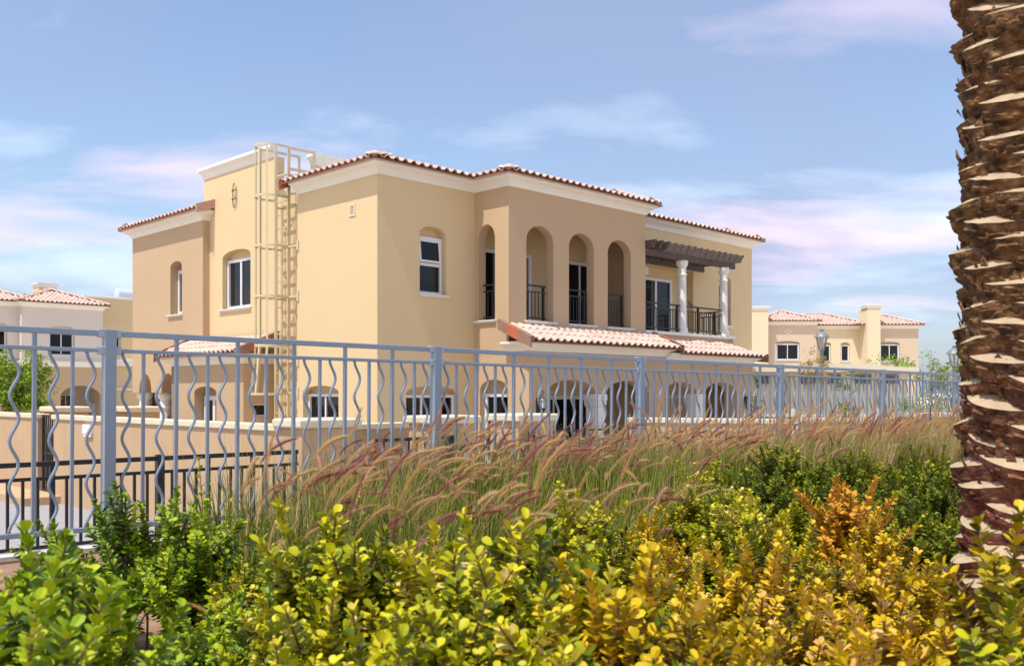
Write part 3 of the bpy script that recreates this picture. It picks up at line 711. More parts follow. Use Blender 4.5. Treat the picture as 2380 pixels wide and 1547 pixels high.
# ---------------------------------------------------------------- caged roof ladder
lad = thing('roof_ladder', C0 + Matrix.Rotation(HR, 3, 'Z') @ Vector((0, 3.52, 0)), 'cream painted steel roof ladder with round safety cage on the wall', 'ladder', rz=HR)
def lad_pt(u, v): return (u, v - 3.52)
for v in (3.25, 3.79):
    mb = MB(); mb.box((-.045, v - 3.52 - .012, .02), (.03, v - 3.52 + .012, 7.79)); mb.build('stringer', 'ladder', lad)
for i in range(24):
    z = .35 + i * .298
    mb = MB(); mb.box((-.02, -.262, z - .014), (.012, .262, z + .014)); mb.build('rung', 'ladder', lad)
def hoop(z, k=1.0, t=.05, back=True):
    mb = MB(); n = 18; vs = []; r = .33 * k
    path = [(.0, -.28)] + [(-.33 * k - r * math.sin(math.pi * i / n) * 1.0, -r * math.cos(math.pi * i / n)) for i in range(n + 1)] + [(.0, .28)]
    for (u, v) in path: vs += [(u, v, z - t / 2), (u, v, z + t / 2)]
    m = len(path)
    vs2 = []
    for i, (u, v) in enumerate(path):
        s = .985; vs2 += [(u * s + .004, v * s, z - t / 2), (u * s + .004, v * s, z + t / 2)]
    fs = [(2 * i, 2 * i + 2, 2 * i + 3, 2 * i + 1) for i in range(m - 1)]; o2 = len(vs)
    fs += [(o2 + 2 * i + 1, o2 + 2 * i + 3, o2 + 2 * i + 2, o2 + 2 * i) for i in range(m - 1)]
    fs += [(2 * i + 1, 2 * i + 3, o2 + 2 * i + 3, o2 + 2 * i + 1) for i in range(m - 1)] + [(2 * i, o2 + 2 * i, o2 + 2 * i + 2, 2 * i + 2) for i in range(m - 1)]
    mb.add(vs + vs2, fs); mb.build('cage_hoop', 'ladder', lad)
for z, k in ((7.77, 1), (6.65, 1), (5.55, 1), (4.43, 1), (3.34, 1), (2.27, 1.18)): hoop(z, k)
for i, a in enumerate((8, 42, 76, 110, 144, 172)):
    def cp(k): r = .33 * k; return (-.33 * k - r * math.sin(R(a)) + .012, -r * math.cos(R(a)))
    p = cp(1); q = cp(1.16); mb = MB(); tdir = Vector((-math.cos(R(a)), math.sin(R(a)), 0)) * .022; nn = Vector((math.sin(R(a)), math.cos(R(a)), 0)) * .004
    rows = [Vector((*q, 2.25)), Vector((*p, 3.34)), Vector((*p, 7.79))]; vs = []
    for r_ in rows: vs += [r_ - tdir - nn, r_ + tdir - nn, r_ + tdir + nn, r_ - tdir + nn]
    fs = []
    for j in range(2): fs += [(j * 4 + c, j * 4 + (c + 1) % 4, j * 4 + 4 + (c + 1) % 4, j * 4 + 4 + c) for c in range(4)]
    mb.add(vs, fs + [(0, 3, 2, 1), (8, 9, 10, 11)]); mb.build('cage_bar', 'ladder', lad)
for v, ln in ((-.28, .68), (.28, .64)):                          # walk-through hand frames at the top
    mb = MB(); t = .03
    for (a, b, z0, z1) in ((.03, ln, 7.735, 7.79), (.03, ln, 7.27, 7.325), (ln - .055, ln, 6.80, 7.736)): mb.box((a, v - t / 2, z0), (b, v + t / 2, z1))
    mb.build('hand_frame', 'ladder', lad)
for z in (1.2, 2.9, 4.43, 5.55, 6.5):
    for v in (-.30, .30):
        mb = MB(); mb.box((.03, v - .02, z - .02), (.184, v + .02, z + .02)); mb.box((.172, v - .05, z - .07), (.186, v + .05, z + .07)); mb.build('wall_bracket', 'ladder', lad)
for z in (2.3, 3.0, 4.43, 5.55):
    mb = MB(); mb.box((-.03, -.62, z - .11), (-.001, -.68, z + .11)); mb.box((-.03, -.62, z - .02), (.0, -.28, z + .02)); mb.build('side_bracket', 'ladder', lad)

# ================================================================== GARDEN WALLS, GATES, RAILINGS
hrot = Matrix.Rotation(HR, 3, 'Z')
def hpt(u, v, z=0): return C0 + hrot @ Vector((u, v, z))
def garden_wall(name, label, runs, cap=1.84, t=.2, extra=None):
    """runs: (u0, v0, u1, v1) boxes in villa axes; each gets a coping."""
    r = thing(name, C0, label, 'wall', rz=HR)
    for (u0, v0, u1, v1) in runs:
        mb = MB(); mb.box((u0, v0, 0), (u1, v1, cap - .10)); mb.build('wall', 'garden', r)
        mb = MB(); mb.bbox((u0 - .04, v0 - .04, cap - .099), (u1 + .04, v1 + .04, cap), .012); mb.build('coping', 'cream', r)
    return r
UW = -4.2
garden_wall('garden_wall', 'long tan garden wall with pale coping beside the lane, right of the black gate', [(UW, -3.25, UW + .2, 5.60)])
garden_wall('garden_wall', 'tan garden wall with pale coping left of the black gate', [(UW, 6.55, UW + .2, 30)])
mb = MB(); mb.box((UW - .06, 3.5, 1.50), (UW - .001, 3.9, 1.68)); mb.box((UW - .05, 3.52, 1.44), (UW - .001, 3.88, 1.5))
o = mb.build('wall_box', 'pvc'); o.location = C0; o.rotation_euler = (0, 0, HR); tag(o, 'small white meter box fixed on the tan garden wall', 'box')
def gate(name, label, P, s0, s1, z0, z1, d, nb, lock=True):
    r = thing(name, C0, label, 'gate', rz=HR); mb = MB(); f = .05
    pbox(mb, P, s0, s0 + f, z0, z1, d - .02, d + .02); pbox(mb, P, s1 - f, s1, z0, z1, d - .02, d + .02)
    pbox(mb, P, s0 + f, s1 - f, z1 - f, z1, d - .02, d + .02); pbox(mb, P, s0 + f, s1 - f, z0, z0 + f, d - .02, d + .02)
    pbox(mb, P, s0 + f, s1 - f, (z0 + z1) / 2 - .02, (z0 + z1) / 2 + .02, d - .018, d + .018)
    mb.build('gate_frame', 'black', r)
    for i in range(1, nb):
        s = s0 + (s1 - s0) * i / nb; mb = MB(); pbox(mb, P, s - .011, s + .011, z0 + f, z1 - f, d - .010, d + .010); mb.build('bar', 'black', r)
    if lock: mb = MB(); pbox(mb, P, s0 + .25, s1 - .25, z1 - .42, z1 - .24, d - .024, d + .024); mb.build('lock_plate', 'black', r)
    return r
gate('side_gate', 'narrow black barred gate in the tan wall by the lane', PL(UW), 5.63, 6.52, .18, 1.82, .10, 8)
mb = MB(); mb.bbox((UW - .7, 5.2, 0), (UW + .25, 9.5, .17), .01)
o = mb.build('gate_step', 'garden'); o.location = C0; o.rotation_euler = (0, 0, HR); tag(o, 'low tan step in front of the narrow black gate', 'step')
def pillar(label, u0, v0, u1, v1, top=1.93, grp=None):
    r = thing('gate_pillar', C0, label, 'pillar', grp, HR)
    mb = MB(); mb.bbox((u0, v0, 0), (u1, v1, top - .13), .012); mb.build('shaft', 'garden', r)
    mb = MB(); mb.bbox((u0 - .07, v0 - .07, top - .131), (u1 + .07, v1 + .07, top), .025); mb.build('cap', 'cream', r)
pillar('wide tan pillar with pale cap at the corner of the garden wall', -4.2, -3.85, -3.3, -3.25)
pillar('wide tan pillar with pale cap just right of the open black gate', -1.77, -3.85, -.9, -3.2)
pillar('wide tan pillar with pale cap below the wall lantern', .1, -3.85, .98, -3.15)
pillar('tan pillar behind the narrow black gate', -3.75, 6.6, -3.1, 7.5, 1.99)
pillar('tan pillar behind the long garden wall beside the white porch columns', -2.6, 5.6, -1.9, 6.5, 1.99)
garden_wall('garden_wall', 'low tan garden wall with pale coping between the two wide pillars', [(-3.0, -2.2, -.9, -2.0)], 1.78)
gate('front_gate', 'black barred front gate standing between the tan pillars', PR(-4.0), -3.05, -1.62, .1, 1.62, 0, 9, False)
mb = MB(); mb.box((-1.58, -4.05, 0), (-1.48, -3.95, 1.62)); o = mb.build('gate_post', 'black'); o.location = C0; o.rotation_euler = (0, 0, HR); tag(o, 'square black post at the hinge of the front gate', 'post')
mb = MB(); mb.box((-.28 + .6, -3.97, 0), (-.20 + .6, -3.87, 1.62)); o = mb.build('gate_post', 'black'); o.location = C0; o.rotation_euler = (0, 0, HR); tag(o, 'square black post against the pillar below the lantern', 'post')
# long black railing on a kerb, left of the corner pillar (parallel to the grey fence)
BP = Vector((pix(692, 13.2), 13.2, 0))
def black_run(label, base, length, z0, z1, first=0):
    r = thing('black_railing', base, label, 'railing', None, math.pi / 2 - FA)     # local x runs along the fence direction
    mb = MB(); mb.box((-length, -.025, z1 - .055), (0, .025, z1)); mb.build('top_rail', 'black', r)
    mb = MB(); mb.box((-length, -.015, z1 - .215), (0, .015, z1 - .175)); mb.build('rail', 'black', r)
    mb = MB(); mb.box((-length, -.015, z0 + .05), (0, .015, z0 + .09)); mb.build('rail', 'black', r)
    n = int(length / .158)
    for i in range(n):
        x = -.05 - i * .158
        mb = MB()
        if i % 16 == 12: mb.box((x - .045, -.045, z0), (x + .045, .045, z1 + .02)); mb.build('post', 'black', r)
        elif i % 4 == 0: mb.box((x - .028, -.02, z0 + .09), (x + .028, .02, z1 - .045)); mb.build('upright', 'black', r)
        else: mb.box((x - .015, -.015, z0 + .09), (x + .015, .015, z1 - .215)); mb.build('bar', 'black', r)
    return r
black_run('long low black railing on a pale kerb beside the grey lane', BP, 7.2, .46, 1.51)
mb = MB(); mb.bbox((-9.5, -.12, 0), (.2, .12, .458), .012); o = mb.build('kerb', 'kerb'); o.location = BP; o.rotation_euler = (0, 0, math.pi / 2 - FA); tag(o, 'pale concrete kerb wall under the long black railing', 'kerb')
rr = thing('black_railing', C0, 'black railing in front of the ground floor arches', 'railing', None, HR)
PB = PR(-3.75)
railing(rr, PB, 1.05, 8.2, .5, 1.62, 0, .13, (1.1, 2.6, 4.1, 5.6, 7.1, 8.15), name='rail', second=.17)
garden_wall('garden_wall', 'low tan wall with pale coping in front of the ground floor porch', [(2.95, -3.6, 8.2, -3.4)], .62)
# wall with pale coping at the right of the villa, and one further right
def wall_between(label, x0, Y0, x1, Y1, cap, h0=0):
    a = Vector((pix(x0, Y0), Y0, 0)); b = Vector((pix(x1, Y1), Y1, 0)); d = b - a
    r = thing('garden_wall', a, label, 'wall', None, math.atan2(d.y, d.x)); ln = d.length
    mb = MB(); mb.box((0, -.1, h0), (ln, .1, cap - .1)); mb.build('wall', 'garden', r)
    mb = MB(); mb.bbox((-.04, -.14, cap - .099), (ln + .04, .14, cap), .012); mb.build('coping', 'cream', r)
wall_between('tan garden wall with pale coping beside the right end of the villa', 1465, 19.2, 1830, 18.2, 1.80)
wall_between('short tan garden wall with pale coping behind the street lamp fence', 1860, 21.0, 2075, 21.0, 1.75)
wall_between('tan garden wall with pale coping beside the feathery shrub', 2105, 21.5, 2480, 21.5, 1.85)
for (label, x0, Y0, x1, Y1, zt) in (('black railing behind the garden wall at the right of the villa', 1745, 23.5, 2050, 23.5, 1.70), ('black railing before the short garden wall', 1960, 19.0, 2300, 19.0, 1.42)):
    a = Vector((pix(x0, Y0), Y0, 0)); b = Vector((pix(x1, Y1), Y1, 0)); d = b - a
    r = thing('black_railing', a, label, 'railing', None, math.atan2(d.y, d.x))
    railing(r, PR(0), 0, d.length, .3, zt, 0, .13, [i * 1.3 for i in range(int(d.length / 1.3) + 1)], name='rail', second=.17)

# wall lanterns
def lantern(label, u, v, z):
    r = thing('wall_lantern', hpt(u, v, z), label, 'lantern', None, HR)
    mb = MB(); mb.bbox((-.05, -.03, -.17), (.05, .0, .15), .008); mb.build('back_plate', 'black', r)
    c = (0, -.16)
    mb = MB(); mb.lathe([(.001, -.20), (.012, -.19), (.012, -.15), (.03, -.13), (.05, -.08), (.052, -.07), (.001, -.07)], 8, c); mb.build('lamp_foot', 'black', r)
    mb = MB(); mb.lathe([(.046, -.068), (.058, .08), (.001, .08)], 8, c); mb.build('lamp_glass', 'lampglass', r)
    mb = MB()
    for k in range(6):
        a = k * math.pi / 3; mb.tube([(c[0] + .048 * math.cos(a), c[1] + .048 * math.sin(a), -.068), (c[0] + .06 * math.cos(a), c[1] + .06 * math.sin(a), .08)], .005, 4)
    mb.build('lamp_cage', 'black', r)
    mb = MB(); mb.lathe([(.075, .081), (.072, .095), (.055, .115), (.045, .13), (.03, .145), (.012, .155), (.012, .17), (.001, .18)], 10, c); mb.build('lamp_roof', 'lampgrey', r)
    mb = MB(); mb.tube([(0, -.03, .06), (0, -.07, .14), (0, -.12, .20), (0, -.16, .22), (0, -.18, .25), (0, -.17, .28), (0, -.14, .285), (0, -.135, .26)], .008, 6); mb.tube([(0, -.03, -.14), (0, -.08, -.22), (0, -.13, -.25), (0, -.16, -.23), (0, -.15, -.20)], .007, 6); mb.build('bracket', 'black', r)
lantern('black scrolled wall lantern on the pier near the left ground floor arch', 2.9, VG, 2.05)
lantern('black scrolled wall lantern at the right end of the ground floor arcade', 11.0, VG, 2.05)

# ================================================================== GREY BLUE FENCE WITH WAVY BARS
fence = thing('metal_fence', (P1.x, P1.y, SOIL), 'blue grey metal fence with alternating straight and wavy bars', 'fence', rz=math.pi / 2 - FA)
fence.rotation_euler = (0, .0072, math.pi / 2 - FA)
ZT, ZM, ZB = 2.705 - SOIL, 2.588 - SOIL, 1.372 - SOIL
post_me = None
mb = MB(); mb.bbox((-.038, -.038, -.25), (.038, .038, ZT + .028), .004); post_me = mb.mesh('post', 'greyfence')
mb = MB(); mb.box((-.0105, -.0105, ZB + .016), (.0105, .0105, ZM - .012)); bar_me = mb.mesh('bar', 'greyfence')
mb = MB(); mb.box((-.0125, -.0125, ZB + .016), (.0125, .0125, ZT - .019)); long_me = mb.mesh('long_bar', 'greyfence')
wp = []
for i in range(61):
    t = i / 60; z = ZM - .012 - t * (ZM - ZB - .028)
    env = min(1, t / .05) * min(1, (1 - t) / .05)
    wp.append((.027 * -math.cos(t * 2 * math.pi * 4.0) , 0, z))
mb = MB(); mb.tube(wp, .0112, 8); wave_me = mb.mesh('wavy_bar', 'greyfence', smooth=True)
mb = MB(); mb.bbox((-.012, -.03, -.03), (.03, .03, .03), .004); brk_me = mb.mesh('bracket', 'galv')
for k in range(-2, 8):
    p = link('post', post_me, fence); p.location = (k * FL, 0, 0)
    for zz in (ZT, ZM):
        for sx, rz in ((-1, math.pi), (1, 0)):
            b_ = link('bracket', brk_me, p); b_.location = (sx * .045, 0, zz); b_.rotation_euler = (0, 0, rz); b_.scale = (1, .85, .95)
for k in range(-2, 7):
    x0 = k * FL + .05; x1 = (k + 1) * FL - .05
    mb = MB(); mb.bbox((x0, -.017, ZT - .02), (x1, .017, ZT + .02), .003); mb.build('top_rail', 'greyfence', fence)
    mb = MB(); mb.bbox((x0, -.015, ZM - .0135), (x1, .015, ZM + .0135), .003); mb.build('middle_rail', 'greyfence', fence)
    mb = MB(); mb.bbox((x0, -.016, ZB - .017), (x1, .016, ZB + .017), .003); mb.build('bottom_rail', 'greyfence', fence)
    for i in range(23):
        x = k * FL + FL * (i + 1) / 24
        me = wave_me if i % 2 == 0 else (long_me if i % 4 == 3 else bar_me)
        nm = 'wavy_bar' if i % 2 == 0 else ('long_bar' if i % 4 == 3 else 'straight_bar')
        o = link(nm, me, fence); o.location = (x, 0, 0)

# ================================================================== NEIGHBOUR HOUSES
def hip_box_roof(parent, x0, y0, x1, y1, z, ridge_h, slope):
    """tiled hip roof over a rectangle in local axes; tiles joined, they are only a few pixels each."""
    run = min(x1 - x0, y1 - y0) / 2; run = min(run, ridge_h / math.tan(R(slope)))
    fr = []; mb = MB()
    for (p0, p1) in (((x0, y0), (x1, y0)), ((x1, y0), (x1, y1)), ((x1, y1), (x0, y1)), ((x0, y1), (x0, y0))):
        roof_plane_mb(mb, p0, p1, z, run, slope, 1, 1)
        fr += [m for r, m in tile_frames(p0, p1, z, run, slope, 1, 1)]
    zt = z + run * math.tan(R(slope)) - .02
    mb.add([(x0 + run, y0 + run, zt), (x1 - run, y0 + run, zt), (x1 - run, y1 - run, zt), (x0 + run, y1 - run, zt)], [(0, 1, 2, 3)])
    rf = mb.build('roof', 'tilebed', parent); join_tiles(fr, 'tiles', rf)
    ridge_tiles(rf, (x0 + .05, y0 + .05, z + .05), (x0 + run, y0 + run, zt + .07), step=.4); ridge_tiles(rf, (x1 - .05, y0 + .05, z + .05), (x1 - run, y0 + run, zt + .07), step=.4)
    return rf
def chimney(parent, x0, y0, x1, y1, z0, z1, mat):
    mb = MB(); mb.box((x0, y0, z0), (x1, y1, z1 - .25)); c = mb.build('chimney', mat, parent)
    sweep([(x0, y1), (x0, y0), (x1, y0), (x1, y1), (x0, y1)][::-1] if False else [(x0, y1), (x0, y0), (x1, y0), (x1, y1)], scaled(COVE, .5, .95), z1 - .252, 'chimney_cornice', 'white', c)
    mb = MB(); mb.box((x0, y0, z1 - .25), (x1, y1, z1 - .02)); mb.build('chimney_cap', 'white', c)
# house on the left, same orientation as the villa
lh = thing('neighbour_house', C0, 'pale neighbour house with pink tiled hip roof behind the green tree', 'house', rz=HR)
VN = 35.0
wn1 = (2.95, 4.10, 4.2, 5.56, 5.76); wn2 = (5.90, 7.14, 4.2, 5.50, 5.68)
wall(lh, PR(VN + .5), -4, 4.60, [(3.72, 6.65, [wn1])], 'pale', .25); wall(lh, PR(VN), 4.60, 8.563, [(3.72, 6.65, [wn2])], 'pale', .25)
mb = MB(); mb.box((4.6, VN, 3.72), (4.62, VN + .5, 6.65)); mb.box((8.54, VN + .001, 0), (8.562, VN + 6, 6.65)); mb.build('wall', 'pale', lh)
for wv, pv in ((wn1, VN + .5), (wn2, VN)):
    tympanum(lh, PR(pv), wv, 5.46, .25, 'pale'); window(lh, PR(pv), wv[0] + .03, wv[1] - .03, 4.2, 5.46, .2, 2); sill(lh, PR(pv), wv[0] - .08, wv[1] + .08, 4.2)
ga = (6.3, 8.3, 0, 2.1, 2.66)
wall(lh, PR(VN - .4), 4.4, 8.95, [(0, 3.72, [ga])], 'tan', .3); wall(lh, PR(VN + .1), -4, 4.4, [(0, 3.72, [(1.2, 3.6, 0, 2.0, 2.5)])], 'tan', .3)
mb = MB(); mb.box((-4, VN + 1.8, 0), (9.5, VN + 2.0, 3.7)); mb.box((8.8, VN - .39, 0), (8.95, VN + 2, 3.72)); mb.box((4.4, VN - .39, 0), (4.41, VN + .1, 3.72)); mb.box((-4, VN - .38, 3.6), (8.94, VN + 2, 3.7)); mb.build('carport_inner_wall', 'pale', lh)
window(lh, PR(VN + 1.7), 6.9, 7.7, .1, 2.2, .05, 2)
mb = MB(); mb.box((8.45, VN + 1.0, .0), (8.75, VN + 1.06, 1.75))
for i in range(14): mb.box((8.45, VN + .97, .1 + i * .12), (8.75, VN + .999, .16 + i * .12))
mb.build('louvred_cabinet', 'pvc', lh)
sweep([(-4, VN + .1), (4.4, VN + .1), (4.4, VN - .4), (8.95, VN - .4), (8.95, VN + 2)], scaled(COVE, .6, 1.1), 3.60, 'band_cornice', 'white', lh)
sweep([(-4, VN + .5), (4.6, VN + .5), (4.6, VN), (8.563, VN), (8.563, VN + 5)], COVE, 6.56, 'cornice', 'white', lh)
hip_box_roof(lh, 4.3, VN - .3, 8.87, VN + 4.6, 6.83, .9, 20); hip_box_roof(lh, -6.0, VN + .2, 5.6, VN + 5.6, 6.83, .95, 20)
chimney(lh, 7.08, VN + 5, 8.05, VN + 5.9, 6.0, 8.35, 'yellow')
ww = (9.9, 10.33, 4.5, 5.5, 5.5)
wall(lh, PR(37), 8.563, 13.6, [(0, 3.7, []), (3.7, 7.42, [ww])], 'yellow', .2); window(lh, PR(37), 9.92, 10.31, 4.52, 5.48, .15, 1)
sill(lh, PR(37), 9.85, 10.4, 4.5)
mb = MB(); mb.box((8.0, 37.001, 7.3), (13.6, 44, 7.44)); mb.build('roof_deck', 'kerb', lh)
mb = MB(); mb.bbox((8.3, 36.94, 7.42), (13.64, 37.2, 7.52), .01); mb.build('parapet_coping', 'white', lh)
mb = MB(); mb.bbox((8.96, 36.7, 3.75), (13.6, 36.999, 4.12), .02); mb.build('band_cornice', 'white', lh)
mb = MB(); mb.bbox((8.96, 36.9, 2.42), (13.6, 36.999, 2.56), .02); mb.build('band_cornice', 'white', lh)
o = MB(); o.tube([(11.3, 40, 8.0), (11.35, 40, 8.0), (12.4, 40, 8.0), (12.45, 40, 8.0)], [.2, .36, .36, .2], 16); o.tube([(12.3, 40, 8.3), (12.6, 40, 8.34), (12.6, 40, 7.45)], .03, 6); o.box((11.6, 39.7, 7.44), (12.2, 40.3, 7.7))
tk = o.build('water_tank', 'tank', smooth=False); tk.location = C0; tk.rotation_euler = (0, 0, HR); tag(tk, 'pale blue roof water tank on the far left flat roof', 'water tank'); auto_smooth(tk, 40)
# row house on the right, facing the camera
rh = thing('neighbour_house', (15.4, 60, 0), 'distant tan and cream row house with white chimneys and tiled hips', 'house')
X0 = 15.4
def rx(x): return x - X0
def rwall(x0, x1, y, ops, top, mat):
    wall(rh, PR(y), rx(x0), rx(x1), [(0, 3.6, []), (3.6, top, ops)], mat, .22)
    for o_ in ops:
        zh = o_[3] - .02; tympanum(rh, PR(y), o_, zh, .22, mat); window(rh, PR(y), o_[0] + .03, o_[1] - .03, o_[2] + .01, zh, .12, 2 if o_[1] - o_[0] > 1 else 1, fw=.07); sill(rh, PR(y), o_[0] - .08, o_[1] + .08, o_[2])
rwall(15.59, 19.18, 0, [(rx(16.62), rx(18.11), 4.35, 5.40, 5.55)], 6.75, 'hazetan')
rwall(19.18, 22.15, .8, [(rx(19.78), rx(20.36), 4.28, 5.36, 5.50), (rx(20.96), rx(21.55), 4.28, 5.36, 5.50)], 6.5, 'hazeyellow')
rwall(22.97, 25.59, 0, [(rx(23.16), rx(24.41), 4.25, 5.36, 5.50)], 6.5, 'hazetan')
mb = MB(); mb.box((rx(15.591), 0, 0), (rx(15.6), 6, 6.7)); mb.box((rx(19.17), .001, 0), (rx(19.179), .8, 6.7)); mb.box((rx(22.98), .001, 0), (rx(22.972), .8, 6.5)); mb.box((rx(25.589), .001, 0), (rx(25.57), 7, 6.5)); mb.build('wall', 'hazetan', rh)
sweep([(rx(15.59), 4), (rx(15.59), 0), (rx(19.18), 0), (rx(19.18), .8)], COVE, 6.55, 'cornice', 'white', rh)
sweep([(rx(19.2), .8), (rx(22.15), .8)], COVE, 6.35, 'cornice', 'white', rh); sweep([(rx(22.97), 0), (rx(25.59), 0), (rx(25.59), 5)], COVE, 6.32, 'cornice', 'white', rh)
hip_box_roof(rh, rx(15.3), -.3, rx(19.47), 3.9, 6.81, .75, 20); hip_box_roof(rh, rx(17.0), .5, rx(22.9), 5.2, 6.6, .9, 20); hip_box_roof(rh, rx(21.5), -.3, rx(25.9), 4.3, 6.58, .9, 20)
mb = MB(); mb.box((rx(22.15), -.6, 0), (rx(22.97), .9, 7.55)); mb.build('chimney_stack', 'hazeyellow', rh); chimney(rh, rx(22.15), -.602, rx(22.97), .4, 7.5, 7.82, 'hazeyellow')
mb = MB(); mb.box((rx(14.6), -.7, 0), (rx(15.95), .9, 7.4)); mb.build('chimney_stack', 'hazeyellow', rh); chimney(rh, rx(14.6), -.702, rx(15.95), .4, 7.3, 7.68, 'hazeyellow')
chimney(rh, rx(16.7), 6, rx(18.2), 7, 6.6, 7.75, 'hazetan'); chimney(rh, rx(23.0), 6.5, rx(25.4), 7.5, 6.5, 7.4, 'hazetan')
for (a, b) in ((-.22, 0), (.22, 0), (0, .1), (0, -.1)):
    mb = MB(); mb.bbox((rx(17.38) + a * .75 - .05, -.03, 6.15 + b - .05), (rx(17.38) + a * .75 + .05, -.001, 6.15 + b + .05), .008); mb.build('wall_stud', 'white', rh)
# low utility building with louvres
ub = thing('utility_building', (7.0, 28, 0), 'low cream utility building with rounded roof slab and grey louvres', 'building')
mb = MB(); mb.box((0, 0, 0), (4.6, 5, 2.9)); mb.build('wall', 'utility', ub)
mb = MB(); pr = [(-.4, 2.90), (-.43, 2.94), (-.43, 3.02), (-.35, 3.08), (.55, 3.09), (1.0, 3.15), (3.5, 3.14), (3.9, 3.05), (4.6, 3.04), (4.75, 3.01), (4.78, 2.96), (4.74, 2.91)]
k = len(pr); mb.add([(x, -.45, z) for x, z in pr] + [(x, 5.3, z) for x, z in pr], [tuple(range(k)), tuple(range(2 * k - 1, k - 1, -1))] + [(j, (j + 1) % k, k + (j + 1) % k, k + j) for j in range(k)])
mb.build('roof_slab', 'utility', ub)
for (a, b) in ((.1, .54), (1.46, 1.92), (2.26, 2.66), (3.08, 3.56), (3.98, 4.36)):
    mb = MB(); mb.box((a, -.012, 2.56), (b, -.001, 2.85)); lf = mb.build('louvre_panel', 'lampgrey', ub)
    for i in range(6):
        z = 2.575 + i * .045; mb = MB(); mb.add([(a + .01, -.05, z), (b - .01, -.05, z), (b - .01, -.014, z + .035), (a + .01, -.014, z + .035)], [(0, 1, 2, 3)]); mb.build('louvre', 'galv', lf)
for x in (1.2, 3.8):
    mb = MB(); mb.bbox((x - .1, -.06, 0), (x + .1, -.001, 2.89), .01); mb.build('pilaster', 'utility', ub)
# street lamps
def street_lamp(label, x, Y, top):
    r = thing('street_lamp', (pix(x, Y), Y, 0), label, 'street lamp')
    mb = MB(); mb.lathe([(.11, 0), (.11, .25), (.07, .35), (.055, .6), (.05, top - .75), (.045, top - .6), (.06, top - .58), (.03, top - .55), (.03, top - .5), (.001, top - .5)], 12); auto_smooth(mb.build('pole', 'lampgrey', r))
    mb = MB(); mb.lathe([(.07, top - .5), (.15, top - .162)], 6); mb.build('lamp_glass', 'clear', r)
    mb = MB()
    for k_ in range(6):
        a = k_ * math.pi / 3; mb.tube([(.03 * math.cos(a), .03 * math.sin(a), top - .58), (.075 * math.cos(a), .075 * math.sin(a), top - .5), (.16 * math.cos(a), .16 * math.sin(a), top - .16)], .012, 4)
    mb.build('lamp_cage', 'lampgrey', r)
    mb = MB(); mb.lathe([(.22, top - .16), (.21, top - .13), (.15, top - .06), (.08, top), (.05, top + .01), (.045, top + .03), (.06, top + .05), (.05, top + .08), (.001, top + .09)], 12); auto_smooth(mb.build('lamp_roof', 'lampgrey', r))
street_lamp('grey lantern street lamp standing before the low utility building', 1910, 27.0, 4.02)
street_lamp('grey lantern street lamp beside the palm trunk', 2218, 27.0, 3.55)

# ================================================================== PALM TRUNK
PY = 3.2; PXX = pix(2436, PY)
palm = thing('palm_tree', (PXX, PY, SOIL), 'thick date palm trunk covered in cut leaf bases rising from shrubs', 'palm tree')
rng = random.Random(11)
def palm_core():
    mb = MB(); n, m = 72, 150; H = 3.6; vs = []
    for i in range(m + 1):
        z = -.1 + (H + .1) * i / m
        for k_ in range(n):
            a = 2 * math.pi * k_ / n; p = Vector((math.cos(a) * 2.2, math.sin(a) * 2.2, z * 7))
            r = .232 + .018 * noise.noise(p * 1.1) + .014 * abs(noise.noise(p * 2.7 + Vector((3, 1, 7)))) + .008 * noise.noise(p * 6)
            vs.append((r * math.cos(a), r * math.sin(a), z))
    fs = [(i * n + k_, i * n + (k_ + 1) % n, (i + 1) * n + (k_ + 1) % n, (i + 1) * n + k_) for i in range(m) for k_ in range(n)] + [tuple(m * n + k_ for k_ in range(n))]
    mb.add(vs, fs); return mb.build('trunk', 'bark', palm, smooth=True)
core = palm_core()
def boot_mesh(seed):
    r_ = random.Random(seed); mb = MB(); nt_ = 26; ND = 11; off = Vector((seed * 3.7, seed * 1.3, 0))
    W = .165 * r_.uniform(.9, 1.12); PRO = .056 * r_.uniform(.85, 1.2); skew = r_.uniform(-.02, .035); conc = r_.uniform(-.006, .010)
    fs = []; mi = []; vs = []
    for i in range(nt_ + 1):
        t = -1 + 2 * i / nt_; q = max(0, 1 - t * t); x = t * W; R0 = .235
        bulge = PRO * q ** .7; arc = -x * x / (2 * R0); zl = skew * t - conc * q
        nz = noise.noise(Vector((x * 30, 0, 0)) + off)
        vs.append((x * .97, arc - .03 - .006 * q, .016 + .020 * q ** .7 + zl + .003 * nz))
        vs.append((x, arc + bulge + .004 + .003 * nz, -.010 - .013 * q + zl + .012 * t * t + .002 * nz))
        for j in range(ND):
            u_ = j / (ND - 1); zz = -.018 - .013 * q + zl - u_ * (.082 + .020 * q)
            n1 = noise.noise(Vector((x * 22, zz * 60, 1)) + off); n2 = abs(noise.noise(Vector((x * 38, zz * 90, 5)) + off)); st = .010 * (math.floor(u_ * 4 + n1 * 1.3) % 2)
            rad = arc + bulge * (1 - .80 * u_ ** 1.3) + .010 * n1 * (u_ > .02) - .014 * n2 * (u_ > .02) + st * (u_ > .05) - .03 * max(0, u_ - .8) * 5 * .6
            vs.append((x * (1 - .28 * u_) + .006 * n1, rad, zz + .010 * n1))
    k_ = ND + 2
    for i in range(nt_):
        for j in range(k_ - 1):
            fs.append((i * k_ + j, (i + 1) * k_ + j, (i + 1) * k_ + j + 1, i * k_ + j + 1)); mi.append(1 if j == 0 else 0)
    mb.v = vs; mb.f = fs; mb.mi = mi
    me = mb.mesh('leaf_base', ['bark', 'cut']); me.polygons.foreach_set('use_smooth', [True] * len(me.polygons)); me.set_sharp_from_angle(angle=R(30))
    return me
boots = [boot_mesh(s) for s in range(9)]
nb_ = 0
NR = 5
